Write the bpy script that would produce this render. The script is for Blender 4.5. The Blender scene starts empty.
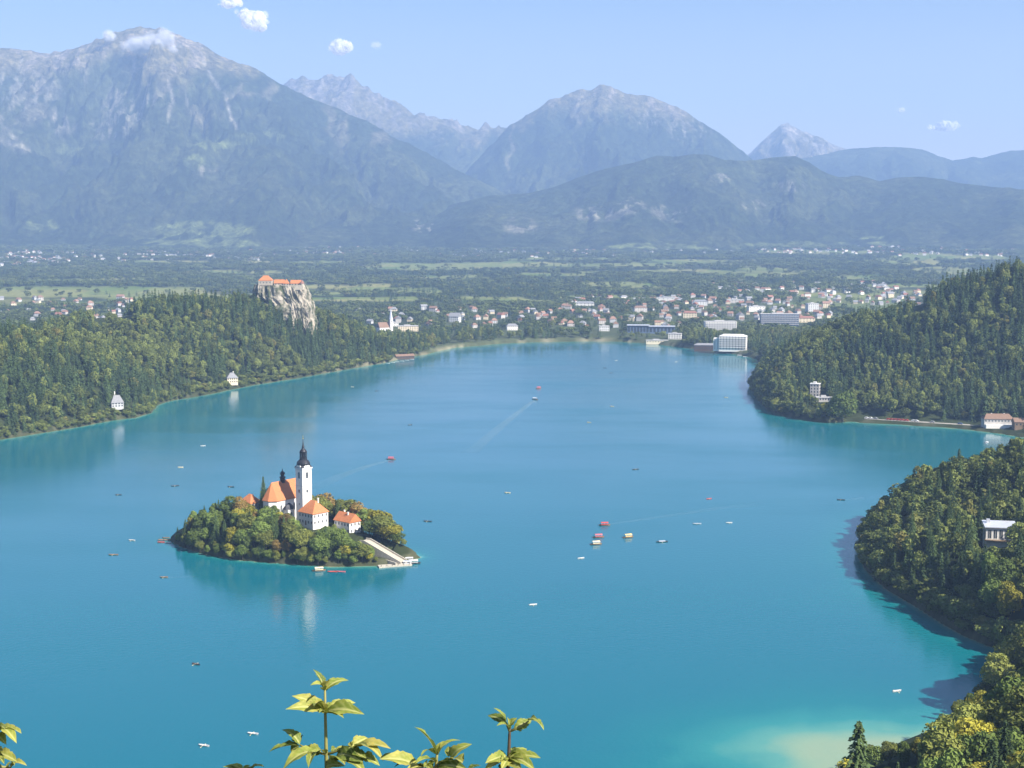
import bpy, math, random
import numpy as np
from mathutils import Vector, Matrix

random.seed(7)
RNG = np.random.default_rng(11)
SC = bpy.context.scene
COL = SC.collection
R = math.radians

# ------------------------------------------------------------------ camera
F = 1400.0                       # focal length in pixels of the 1024 px wide frame
CAM_Z = 210.0
PITCH = math.atan(154.0 / F)
cam_data = bpy.data.cameras.new('camera')
cam_data.sensor_width = 36.0
cam_data.lens = 36.0 * F / 1024.0
cam_data.clip_start = 0.2
cam_data.clip_end = 90000.0
cam = bpy.data.objects.new('camera', cam_data)
COL.objects.link(cam)
cam.location = (0, 0, CAM_Z)
cam.rotation_euler = (math.pi / 2 - PITCH, 0, 0)
SC.camera = cam

# ------------------------------------------------------------------ sun and sky
SUN_DIR = Vector((0.82, -0.57, 0.0)).normalized()
SUN_EL = R(41)
sun_vec = Vector((SUN_DIR.x * math.cos(SUN_EL), SUN_DIR.y * math.cos(SUN_EL), math.sin(SUN_EL)))
sun_data = bpy.data.lights.new('sun', 'SUN')
sun_data.energy = 5.0
sun_data.angle = R(0.53)
sun_data.color = (1.0, 0.94, 0.84)
sun = bpy.data.objects.new('sun', sun_data)
COL.objects.link(sun)
sun.rotation_euler = sun_vec.to_track_quat('Z', 'Y').to_euler()
sun.location = (300, -300, 900)

world = bpy.data.worlds.new('World')
SC.world = world
world.use_nodes = True
wnt = world.node_tree
wnt.nodes.clear()
w_out = wnt.nodes.new('ShaderNodeOutputWorld')
w_bg = wnt.nodes.new('ShaderNodeBackground')
w_sky = wnt.nodes.new('ShaderNodeTexSky')
w_sky.sky_type = 'NISHITA'
w_sky.sun_disc = False
w_sky.sun_elevation = SUN_EL
w_sky.sun_rotation = math.atan2(SUN_DIR.x, SUN_DIR.y)
w_sky.altitude = 600
w_sky.air_density = 1.0
w_sky.dust_density = 2.2
w_sky.ozone_density = 5.5
w_bg.inputs['Strength'].default_value = 0.067
# the sky pales towards the horizon
w_tc = wnt.nodes.new('ShaderNodeTexCoord'); w_sep = wnt.nodes.new('ShaderNodeSeparateXYZ'); w_map = wnt.nodes.new('ShaderNodeMapRange'); w_pow = wnt.nodes.new('ShaderNodeMath'); w_mix = wnt.nodes.new('ShaderNodeMix')
w_mix.data_type = 'RGBA'
w_map.inputs['From Min'].default_value = 0.20; w_map.inputs['From Max'].default_value = 0.0
w_map.inputs['To Min'].default_value = 0.0; w_map.inputs['To Max'].default_value = 1.0
w_pow.operation = 'POWER'; w_pow.inputs[1].default_value = 1.5
wnt.links.new(w_tc.outputs['Generated'], w_sep.inputs[0]); wnt.links.new(w_sep.outputs['Z'], w_map.inputs['Value'])
wnt.links.new(w_map.outputs[0], w_pow.inputs[0]); wnt.links.new(w_pow.outputs[0], w_mix.inputs[0])
wnt.links.new(w_sky.outputs[0], w_mix.inputs[6]); w_mix.inputs[7].default_value = (7.4, 6.9, 6.6, 1)
wnt.links.new(w_mix.outputs[2], w_bg.inputs['Color'])
wnt.links.new(w_bg.outputs[0], w_out.inputs['Surface'])

SC.view_settings.view_transform = 'Standard'
SC.view_settings.look = 'None'
SC.view_settings.gamma = 1.0
SC.view_settings.exposure = 1.35
SC.view_settings.use_curve_mapping = False
SC.render.engine = 'CYCLES'
SC.cycles.max_bounces = 6
SC.cycles.diffuse_bounces = 2
SC.cycles.glossy_bounces = 2
SC.cycles.transmission_bounces = 3
SC.cycles.transparent_max_bounces = 24
SC.cycles.volume_bounces = 0
SC.cycles.use_denoising = True
SC.cycles.sample_clamp_indirect = 4.0
SC.cycles.use_adaptive_sampling = False

# ------------------------------------------------------------------ helpers: projection
CP, SP = math.cos(PITCH), math.sin(PITCH)
def ray(px, py):
    u = (px - 512.0) / F
    v = (384.0 - py) / F
    return Vector((u, CP + v * SP, -SP + v * CP))
def on_level(px, py, z=0.0):
    d = ray(px, py)
    t = (z - CAM_Z) / d.z
    return Vector((d.x * t, d.y * t, z))
def at_depth(px, py, y):
    d = ray(px, py)
    t = y / d.y
    return Vector((d.x * t, y, CAM_Z + d.z * t))
def project(x, y, z):
    dz = z - CAM_Z
    w = y * CP - dz * SP
    w = np.maximum(w, 1e-3)
    return 512.0 + F * x / w, 384.0 - F * (y * SP + dz * CP) / w

# ------------------------------------------------------------------ helpers: noise
_TAB = np.random.default_rng(5).random((256, 256))
def vnoise(x, y):
    xi = np.floor(x).astype(np.int64); yi = np.floor(y).astype(np.int64)
    fx = x - xi; fy = y - yi
    fx = fx * fx * fx * (fx * (fx * 6 - 15) + 10); fy = fy * fy * fy * (fy * (fy * 6 - 15) + 10)
    a = _TAB[xi & 255, yi & 255]; b = _TAB[(xi + 1) & 255, yi & 255]
    c = _TAB[xi & 255, (yi + 1) & 255]; d = _TAB[(xi + 1) & 255, (yi + 1) & 255]
    return (a * (1 - fx) + b * fx) * (1 - fy) + (c * (1 - fx) + d * fx) * fy
def fbm(x, y, octv=4, gain=0.5):
    s = 0.0; a = 1.0; n = 0.0
    for i in range(octv):
        s = s + a * vnoise(x + 17.3 * i, y - 9.1 * i); n += a
        x = x * 2.03; y = y * 2.03; a *= gain
    return s / n
def ridged(x, y, octv=4, gain=0.5):
    s = 0.0; a = 1.0; n = 0.0
    for i in range(octv):
        s = s + a * (1 - np.abs(2 * vnoise(x + 31.7 * i, y + 7.7 * i) - 1)); n += a
        x = x * 2.07; y = y * 2.07; a *= gain
    return s / n

# ------------------------------------------------------------------ helpers: meshes
def raw_mesh(name, verts, faces, mat_idx=None, smooth=False):
    """verts (n,3) array, faces (m,k) array of one size."""
    verts = np.asarray(verts, dtype=np.float32); faces = np.asarray(faces, dtype=np.int32)
    me = bpy.data.meshes.new(name)
    k = faces.shape[1]
    me.vertices.add(len(verts)); me.vertices.foreach_set('co', verts.ravel())
    me.loops.add(faces.size); me.loops.foreach_set('vertex_index', faces.ravel())
    me.polygons.add(len(faces))
    me.polygons.foreach_set('loop_start', np.arange(0, faces.size, k, dtype=np.int32))
    if mat_idx is not None:
        me.polygons.foreach_set('material_index', np.asarray(mat_idx, dtype=np.int32))
    me.polygons.foreach_set('use_smooth', np.full(len(faces), smooth, dtype=bool))
    me.update(calc_edges=True)
    return me
def grid_faces(nr, nc):
    i = np.arange(nr - 1)[:, None] * nc + np.arange(nc - 1)[None, :]
    i = i.ravel()
    return np.stack([i, i + 1, i + nc + 1, i + nc], axis=1)
def add_attr(me, name, arr):
    a = me.attributes.new(name, 'FLOAT', 'POINT'); a.data.foreach_set('value', np.asarray(arr, dtype=np.float32).ravel())
def add_col(me, name, arr):
    a = me.attributes.new(name, 'FLOAT_COLOR', 'POINT')
    c = np.ones((len(arr), 4), dtype=np.float32); c[:, :3] = arr
    a.data.foreach_set('color', c.ravel())

class MB:
    """collects simple solids, builds ONE mesh object"""
    def __init__(self): self.v = []; self.f = []; self.m = []
    def poly(self, verts, faces, mi=0):
        o = len(self.v)
        self.v += [tuple(p) for p in verts]
        for f in faces: self.f.append(tuple(i + o for i in f)); self.m.append(mi)
        return self
    def box(self, x0, x1, y0, y1, z0, z1, mi=0):
        v = [(x0,y0,z0),(x1,y0,z0),(x1,y1,z0),(x0,y1,z0),(x0,y0,z1),(x1,y0,z1),(x1,y1,z1),(x0,y1,z1)]
        return self.poly(v, [(3,2,1,0),(4,5,6,7),(0,1,5,4),(1,2,6,5),(2,3,7,6),(3,0,4,7)], mi)
    def prism(self, outline, z0, z1, mi=0):
        n = len(outline)
        v = [(x,y,z0) for x,y in outline] + [(x,y,z1) for x,y in outline]
        f = [tuple(range(n-1,-1,-1)), tuple(range(n,2*n))] + [(i,(i+1)%n,n+(i+1)%n,n+i) for i in range(n)]
        return self.poly(v, f, mi)
    def lathe(self, prof, n=16, cx=0, cy=0, mi=0, rot=0.0, sx=1, sy=1):
        v = []; f = []
        for r, z in prof:
            for k in range(n):
                a = rot + 2*math.pi*k/n
                v.append((cx + sx*r*math.cos(a), cy + sy*r*math.sin(a), z))
        for i in range(len(prof)-1):
            for k in range(n):
                f.append((i*n+k, i*n+(k+1)%n, (i+1)*n+(k+1)%n, (i+1)*n+k))
        f.append(tuple(range(n-1,-1,-1))); f.append(tuple((len(prof)-1)*n+k for k in range(n)))
        return self.poly(v, f, mi)
    def tube(self, pts, rad, n=6, mi=0):
        pts = [Vector(p) for p in pts]
        rads = rad if isinstance(rad, (list, tuple)) else [rad]*len(pts)
        v = []; f = []
        for i, p in enumerate(pts):
            t = (pts[min(i+1,len(pts)-1)] - pts[max(i-1,0)]).normalized()
            a = t.orthogonal().normalized() if abs(t.z) > .9 else t.cross(Vector((0,0,1))).normalized()
            b = t.cross(a).normalized()
            for k in range(n):
                w = 2*math.pi*k/n
                v.append(p + (a*math.cos(w) + b*math.sin(w))*rads[i])
        for i in range(len(pts)-1):
            for k in range(n):
                f.append((i*n+k, (i+1)*n+k, (i+1)*n+(k+1)%n, i*n+(k+1)%n))
        f.append(tuple(range(n))); f.append(tuple((len(pts)-1)*n+k for k in range(n-1,-1,-1)))
        return self.poly(v, f, mi)
    def mesh(self, name, mats, smooth=False):
        me = bpy.data.meshes.new(name)
        me.from_pydata([tuple(p) for p in self.v], [], self.f)
        for m in (mats if isinstance(mats, (list, tuple)) else [mats]): me.materials.append(m)
        me.polygons.foreach_set('material_index', np.asarray(self.m, dtype=np.int32))
        if smooth: me.polygons.foreach_set('use_smooth', np.full(len(self.f), True))
        me.update()
        return me
    def build(self, name, mats, parent=None, smooth=False, loc=None, rz=0.0):
        return link(name, self.mesh(name, mats, smooth), parent, loc, rz)

def link(name, data, parent=None, loc=None, rz=0.0):
    o = bpy.data.objects.new(name, data)
    COL.objects.link(o)
    if parent: o.parent = parent
    if loc is not None: o.location = loc
    o.rotation_euler = (0, 0, rz)
    return o
def tag(o, label=None, cat=None, group=None, kind=None):
    if label: o['label'] = label
    if cat: o['category'] = cat
    if group: o['group'] = group
    if kind: o['kind'] = kind
    return o
def empty(name, loc, rz=0.0):
    return link(name, None, None, loc, rz)
def copy_tree(o, parent=None):
    kids = list(o.children)
    c = o.copy(); COL.objects.link(c)
    if parent: c.parent = parent
    for k in kids: copy_tree(k, c)
    return c

# ------------------------------------------------------------------ helpers: materials
def new_mat(name):
    m = bpy.data.materials.new(name); m.use_nodes = True
    nt = m.node_tree; b = nt.nodes['Principled BSDF']
    return m, nt, b
def N(nt, kind, **kw):
    n = nt.nodes.new(kind)
    for k, v in kw.items(): setattr(n, k, v)
    return n
def noise_node(nt, scale, detail=4.0, rough=0.55, coord='Object'):
    tc = N(nt, 'ShaderNodeTexCoord')
    n = N(nt, 'ShaderNodeTexNoise')
    n.inputs['Scale'].default_value = scale; n.inputs['Detail'].default_value = detail; n.inputs['Roughness'].default_value = rough
    nt.links.new(tc.outputs[coord], n.inputs['Vector'])
    return n
def ramp(nt, src, stops):
    r = N(nt, 'ShaderNodeValToRGB')
    el = r.color_ramp.elements
    while len(el) > 1: el.remove(el[-1])
    el[0].position = stops[0][0]; el[0].color = (*stops[0][1], 1)
    for p, c in stops[1:]:
        e = el.new(p); e.color = (*c, 1)
    nt.links.new(src, r.inputs[0])
    return r
def mixc(nt, fac, a, b, mode='MIX'):
    m = N(nt, 'ShaderNodeMix', data_type='RGBA', blend_type=mode)
    for sock, val in ((m.inputs[0], fac), (m.inputs[6], a), (m.inputs[7], b)):
        if hasattr(val, 'is_linked') or hasattr(val, 'links'): nt.links.new(val, sock)
        elif isinstance(val, (int, float)): sock.default_value = val
        else: sock.default_value = (*val, 1)
    return m.outputs[2]
def simple_mat(name, col, rough=0.7, var=0.12, scale=1.5, metal=0.0, spec=0.3):
    """weathered paint / stone / wood: two tones mixed by noise"""
    m, nt, b = new_mat(name)
    n = noise_node(nt, scale, 5)
    lo = tuple(c * (1 - var) for c in col); hi = tuple(min(1, c * (1 + var)) for c in col)
    r = ramp(nt, n.outputs[0], [(0.3, lo), (0.7, hi)])
    nt.links.new(r.outputs[0], b.inputs['Base Color'])
    b.inputs['Roughness'].default_value = rough; b.inputs['Metallic'].default_value = metal
    b.inputs['Specular IOR Level'].default_value = spec
    return m
# ================================================================== THE LAND
def poly_px(pts): return [tuple(on_level(px, py)[:2]) for px, py in pts]
shore = []
shore += poly_px([(0,440),(25,436),(50,432),(80,427),(110,421),(135,418),(152,413),(158,405),(170,401),(190,398),(212,394),(230,390),(250,386),(275,382),
                  (300,378),(322,374),(345,370),(368,366),(390,362),(405,358),(425,355),(440,351),(455,348),(478,346),(500,344),(530,342.5),(560,342),(590,341.5),
                  (620,342),(645,343.5),(668,346),(690,349),(712,352),(735,354.5),(755,359),(762,366),(755,376),(750,388),(757,400),(765,409),(778,415),
                  (800,420),(825,423),(850,422),(875,424),(900,425),(930,427),(960,429),(1000,434),(1024,438)])
shore += [(600,1400),(740,1420),(800,1300),(640,1170),(430,1080),(310,1030),(262,1000)]
shore += poly_px([(864,534),(857,545),(858,556),(866,571),(885,589),(905,601),(925,613),(945,626),(965,637),(985,645),(1000,651),(1012,664),(1008,680),(985,700),
                  (950,722),(900,750),(840,775),(780,800),(700,850),(600,930)])
shore += [(-100,365),(-400,345),(-800,450),(-1000,800),(-900,1200),(-720,1350),(-600,1385)]
SHORE = np.array(shore)
ISLE = np.array([(-236,938),(-222,915),(-200,892),(-174,876),(-142,866),(-111,858),(-84,860),(-66,872),(-58,886),(-64,898),(-84,918),(-108,948),(-145,968),(-185,970),(-214,960)], dtype=float)

def seg_dist(P, poly, closed=True):
    """distance to polyline plus index / parameter of the nearest segment"""
    best = np.full(len(P), 1e18); bi = np.zeros(len(P), int); bt = np.zeros(len(P))
    n = len(poly)
    for i in range(n if closed else n - 1):
        a = poly[i]; b = poly[(i + 1) % n]
        d = b - a; L = (d ** 2).sum()
        t = np.clip(((P - a) @ d) / L, 0, 1)
        q = ((P - a - t[:, None] * d) ** 2).sum(1)
        m = q < best
        best[m] = q[m]; bi[m] = i; bt[m] = t[m]
    return np.sqrt(best), bi, bt
def inside(P, poly):
    x, y = P[:, 0], P[:, 1]
    r = np.zeros(len(P), bool); n = len(poly)
    for i in range(n):
        x0, y0 = poly[i]; x1, y1 = poly[(i + 1) % n]
        if y0 == y1: continue
        c = ((y0 > y) != (y1 > y)) & (x < (x1 - x0) * (y - y0) / (y1 - y0) + x0)
        r ^= c
    return r
def sdist(P):
    """signed distance to the water's edge: positive on land"""
    d, _, _ = seg_dist(P, SHORE); d = np.where(inside(P, SHORE), -d, d)
    e, _, _ = seg_dist(P, ISLE); e = np.where(inside(P, ISLE), e, -e)
    return np.where(np.abs(d) < np.abs(e), d, np.where(e > 0, e, np.where(d > 0, d, np.maximum(d, e))))

def ridge_line(spec, tree=15.0):
    out = []
    for px, row, D in spec:
        p = at_depth(px, row, D); out.append((p.x, p.y, p.z - tree))
    return np.array(out)
RIDGES = [  # (points x y z, width, shape)
    (ridge_line([(-330,315,1560),(-150,320,1600),(0,329,1650),(60,331,1680),(110,336,1700),(138,352,1650),(150,378,1560)]), 190, 2),
    (ridge_line([(105,316,2060),(130,303,1990),(165,295,2020),(200,293,2050),(235,289,2100),(262,288,2130),(290,300,2160),(315,328,2190),(338,346,2230)]), 185, 2),
    (ridge_line([(768,352,1860),(800,336,1860),(850,318,1860),(900,306,1850),(940,299,1840),(965,286,1810),(1000,271,1790),(1040,259,1760),(1100,250,1750),(1250,262,1750),(1500,300,1750)]), 190, 2),
    (np.array([(232,930,4),(262,945,18),(292,958,30),(338,970,40),(390,955,58),(520,880,95),(640,700,140)], float), 105, 2),
    (np.array([(-500,-200,150),(0,-6,209.6),(60,-20,208),(200,110,185),(420,330,165),(640,700,140),(900,900,120)], float), 190, 1),
]
PLAIN_D = [0, 2000, 2500, 3000, 4000, 6000, 8000, 9000, 12000, 30000]
PLAIN_Z = [7, 7, 7, 15, 28, 60, 105, 128, 150, 150]
def plain(x, y):
    return np.interp(np.hypot(x, y) * 0.97, PLAIN_D, PLAIN_Z)
def hill(P):
    out = np.zeros(len(P))
    for pts, w, sh in RIDGES:
        for i in range(len(pts) - 1):
            a_ = pts[i, :2]; d_ = pts[i + 1, :2] - a_
            t = np.clip(((P - a_) @ d_) / (d_ @ d_), 0, 1)
            q = ((P - a_ - t[:, None] * d_) ** 2).sum(1)
            z = pts[i, 2] * (1 - t) + pts[i + 1, 2] * t
            out = np.maximum(out, z * (np.exp(-q / (w * w)) if sh == 2 else np.exp(-np.sqrt(q) / w)))
    return out
def height(x, y):
    P = np.stack([x, y], 1)
    z = np.zeros(len(P))
    s = sdist(P)
    h = np.maximum(hill(P), 0) 
    pl = plain(x, y)
    h = np.hypot(h, pl)
    rough = (fbm(x / 70, y / 70, 4) - 0.5)
    near = np.clip(np.hypot(x, y) / 150 - 0.3, 0, 1)
    h = np.maximum(h + rough * np.minimum(h * 0.35, 22) * near, 2)
    # island: a wooded mound with a levelled top
    ins = inside(P, ISLE)
    hi = np.interp(x, [-150, -118, -100, -60], [15.5, 14.5, 11.5, 5.0]) + 2.0 * rough
    sl_y = np.interp(x, [-95, -66], [896, 884])                  # the great stairs run along this line
    hi = np.where((x > -97) & (y < sl_y + 1), np.minimum(hi, 3.2), hi)
    h = np.where(ins, hi, h)
    slope = np.where(ins, 0.95, 0.8)
    sl = slope * np.maximum(s, 0) + 1e-3
    road_zone = (x > 366) & (x < 660) & (y > 1370) & (y < 1560)
    sl = np.where(road_zone, slope * np.maximum(s - 24, 0) + np.minimum(np.maximum(s, 0), 2.6) + 1e-3, sl)
    land = (h ** -4.0 + sl ** -4.0) ** -0.25 + 0.35 * np.clip(s / 2, 0, 1)
    # lake bed: quick drop, with a wide pale shoal at the near right shore
    dd = np.maximum(-s, 0)
    e_near = (x > -330) & (x < 60) & (y > 780) & (y < 1050)
    d1 = 26 * (1 - np.exp(-dd / np.where(e_near, 7.0, 12.0))) + 0.05 * dd
    wob = fbm(x / 26, y / 26, 4) - 0.5
    qx = np.where(x < 138, (x - 138) / 62.0, (x - 138) / 70.0) + wob * .5; qy = (y - 545) / 46.0 + wob * .5
    sh = np.exp(-(qx ** 2 + qy ** 2))
    d1 = d1 * (1 - sh) ** 2.2 + 0.25 + np.where(e_near, 2.6 + 3.0 * (1 - np.exp(-dd / 1.5)), 0) + 0.6 * (fbm(x / 14, y / 10, 3) - .3) * sh
    bed = -0.15 - d1
    return np.where(s > 0, land, bed), s

th_front = np.radians(np.concatenate([np.arange(-60, -24, 0.8), np.arange(-24, 24.01, 0.16), np.arange(24.8, 60.1, 0.8)]))
th_back = np.radians(np.arange(66, 299, 9.0))
TH = np.concatenate([th_front, th_back, [th_front[0] + 2 * np.pi]])
RR = [1.2]
while RR[-1] < 12000: RR.append(RR[-1] + max(0.6, min(RR[-1] * 0.0065, 90)) * (1.0 if RR[-1] < 3200 else 1.6))
RR = np.array(RR)
gx = (RR[:, None] * np.sin(TH)[None, :]).ravel(); gy = (RR[:, None] * np.cos(TH)[None, :]).ravel()
gz, gs = height(gx, gy)

# ground cover, as the land itself is coloured: meadow, wood floor, gravel, town
def field_mask(px, row):
    """open meadows of the plain, given as (centre px, centre row, half widths) of the survey view"""
    m = np.zeros(len(px))
    for cx, cy, wx, wy in FIELDS:
        q = np.maximum(np.abs(px - cx) / wx, np.abs(row - cy) / wy)
        m = np.maximum(m, np.clip((1.06 - q) / 0.12, 0, 1))
    return m
FIELDS = [(100,293.5,125,4.6),(5,289,40,2.5),(350,286,55,2.6),(372,299.5,58,2.6),(510,299,38,2.2),(495,265,110,2.3),(640,265,50,1.8),(622,285.5,36,2.2),
          (700,260.5,60,1.6),(820,252,60,1.8),(900,262,35,1.8),(960,257,60,2.2),(1000,247,50,2.4),(830,294,48,2.0),(760,276,26,1.2),(860,278,22,1.4),
          (420,268,60,1.4),(300,262,50,1.2),(560,258,50,1.2),(940,268,30,1.2),(180,262,40,1),(655,248,90,1.6),(880,243,30,3.2),(590,249,40,1.6),(230,245,48,2.6),(500,298,20,2),(210,299,60,1.8),(335,293,30,1.5),(450,277,40,1.2),(560,275,36,1.2),(690,271,50,1.3),(250,272,50,1.2),(900,285,40,1.6),(980,274,40,1.3),(95,280,60,1.2),(600,297,22,1.5),(430,291,26,1.6),(760,268,30,1.2)]
gpx, gpy = project(gx, gy, gz)
def field_at(px, row, x, y):
    return field_mask(px + 60 * (fbm(x / 420, y / 300, 3) - .5), row + np.interp(row, [250, 300], [2.5, 6]) * (fbm(x / 330 + 3, y / 330, 4) - .5))
def clearing(x, y): return np.clip((0.44 - fbm(x / 420 + 4, y / 300, 4)) * 9, 0, 1) * (y > 2650) * (y < 8700)
fm = field_at(gpx, gpy, gx, gy) * ((gy > 2700) & (np.abs(gpx - 512) < 900))
patch = np.floor(vnoise(np.floor(gx / 150 + 0.3 * np.sin(gy / 300)) * 7.77, np.floor(gy / 210) * 3.3) * 5) / 5.0
wood = np.array([0.030, 0.040, 0.016]); grass = np.array([0.105, 0.150, 0.040]); hay = np.array([0.23, 0.215, 0.085]); bank = np.array([0.30, 0.27, 0.19])
town_c = np.array([0.060, 0.075, 0.036])
gc = np.tile(wood, (len(gx), 1))
far_town = ((gy > 2300) & (gy < 4000) & (gpx > 430))
gc[far_town] = town_c
fm = np.maximum(fm, .75 * clearing(gx, gy))
fc = grass[None] * (1 - patch[:, None]) + hay[None] * patch[:, None]
gc = gc * (1 - fm[:, None]) + fc * fm[:, None]
bk = np.clip(1 - np.abs(gs - 3) / 4, 0, 1) * (gs > -3)
bk *= np.where(gy > 2000, 0.6, 0.2) * np.clip((fbm(gx / 60, gy / 60, 3) - .35) * 6, .2, 1)
gc = gc * (1 - bk[:, None]) + bank * bk[:, None]
ground_me = raw_mesh('ground', np.stack([gx, gy, gz], 1), grid_faces(len(RR), len(TH)), smooth=True)
add_col(ground_me, 'cover', gc)
gm, gnt, gb = new_mat('ground_cover')
at = N(gnt, 'ShaderNodeAttribute', attribute_name='cover')
nn = noise_node(gnt, 0.06, 6, 0.6)
rr = ramp(gnt, nn.outputs[0], [(0.25, (0.6, 0.62, 0.6)), (0.75, (1.35, 1.3, 1.25))])
gnt.links.new(mixc(gnt, 1.0, at.outputs['Color'], rr.outputs[0], 'MULTIPLY'), gb.inputs['Base Color'])
gb.inputs['Roughness'].default_value = 0.95; gb.inputs['Specular IOR Level'].default_value = 0.1
ground_me.materials.append(gm)
tag(link('ground', ground_me), kind='structure')

# height lookup for everything that stands on the land
def ground_z(x, y):
    z, _ = height(np.array([float(x)]), np.array([float(y)])); return float(z[0])

# ------------------------------------------------------------------ water
wth = np.radians(np.concatenate([np.arange(-75, -24, 1.2), np.arange(-24, 24.01, 0.2), np.arange(25, 75, 1.2)]))
wr = [280.0]
while wr[-1] < 2780: wr.append(wr[-1] * 1.006)
wr = np.array(wr)
wx = (wr[:, None] * np.sin(wth)[None, :]).ravel(); wy = (wr[:, None] * np.cos(wth)[None, :]).ravel()
wz, ws = height(wx, wy)
wf = grid_faces(len(wr), len(wth))
keep = (ws[wf].min(1) < 4)
wf = wf[keep]
used = np.unique(wf); remap = np.full(len(wx), -1); remap[used] = np.arange(len(used))
water_me = raw_mesh('lake_water', np.stack([wx[used], wy[used], np.zeros(len(used))], 1), remap[wf], smooth=True)
add_attr(water_me, 'depth', np.maximum(-wz[used], 0))
wm, nt, b = new_mat('lake_water')
at = N(nt, 'ShaderNodeAttribute', attribute_name='depth')
nz = noise_node(nt, 0.012, 5, 0.6)
ad = N(nt, 'ShaderNodeMath', operation='MULTIPLY_ADD'); ad.inputs[1].default_value = 0.5; ad.inputs[2].default_value = 0.75
nt.links.new(nz.outputs[0], ad.inputs[0])
mu = N(nt, 'ShaderNodeMath', operation='MULTIPLY'); nt.links.new(at.outputs['Fac'], mu.inputs[0]); nt.links.new(ad.outputs[0], mu.inputs[1])
dv = N(nt, 'ShaderNodeMath', operation='DIVIDE'); dv.inputs[1].default_value = 60.0; nt.links.new(mu.outputs[0], dv.inputs[0])
cr = ramp(nt, dv.outputs[0], [(0.0, (0.24, 0.28, 0.17)), (0.014, (0.18, 0.275, 0.18)), (0.05, (0.070, 0.230, 0.190)), (0.13, (0.018, 0.175, 0.172)), (0.30, (0.003, 0.128, 0.150)), (0.5, (0.002, 0.108, 0.146)), (0.9, (0.002, 0.100, 0.150))])
nt.links.new(cr.outputs[0], b.inputs['Base Color'])
b.inputs['IOR'].default_value = 1.33
b.inputs['Roughness'].default_value = 0.13
n1 = noise_node(nt, 0.35, 3, 0.6); n2 = noise_node(nt, 0.008, 3, 0.55); n2m = N(nt, 'ShaderNodeMapping'); n2m.inputs['Rotation'].default_value = (0, 0, R(28)); n2m.inputs['Scale'].default_value = (.6, 1.5, 1); n2.inputs['Detail'].default_value = 5
nt.links.new(N(nt, 'ShaderNodeTexCoord').outputs['Object'], n2m.inputs['Vector']); nt.links.new(n2m.outputs[0], n2.inputs['Vector'])
rg = N(nt, 'ShaderNodeMapRange'); rg.inputs['From Min'].default_value = 0.35; rg.inputs['From Max'].default_value = 0.7
rg.inputs['To Min'].default_value = 0.06; rg.inputs['To Max'].default_value = 0.21; b.inputs['Specular IOR Level'].default_value = 0.6
nt.links.new(n2.outputs[0], rg.inputs['Value']); nt.links.new(rg.outputs[0], b.inputs['Roughness'])
bp = N(nt, 'ShaderNodeBump'); bp.inputs['Strength'].default_value = 0.16; bp.inputs['Distance'].default_value = 0.6
nt.links.new(n1.outputs[0], bp.inputs['Height']); nt.links.new(bp.outputs[0], b.inputs['Normal'])
water_me.materials.append(wm)
tag(link('lake_water', water_me), kind='structure')

# ------------------------------------------------------------------ mountains
mm, nt, b = new_mat('mountain_slope')
at = N(nt, 'ShaderNodeAttribute', attribute_name='cover')
nn = noise_node(nt, 0.016, 10, 0.74)
rr = ramp(nt, nn.outputs[0], [(0.34, (0.30, 0.32, 0.34)), (0.5, (0.9, 0.9, 0.9)), (0.68, (2.0, 1.95, 1.8))])
nt.links.new(mixc(nt, 1.0, at.outputs['Color'], rr.outputs[0], 'MULTIPLY'), b.inputs['Base Color'])
n3 = noise_node(nt, 0.014, 9, 0.72)
bp = N(nt, 'ShaderNodeBump'); bp.inputs['Strength'].default_value = 1.0; bp.inputs['Distance'].default_value = 70
nt.links.new(n3.outputs[0], bp.inputs['Height']); nt.links.new(bp.outputs[0], b.inputs['Normal'])
b.inputs['Roughness'].default_value = 1.0; b.inputs['Specular IOR Level'].default_value = 0.0

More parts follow.
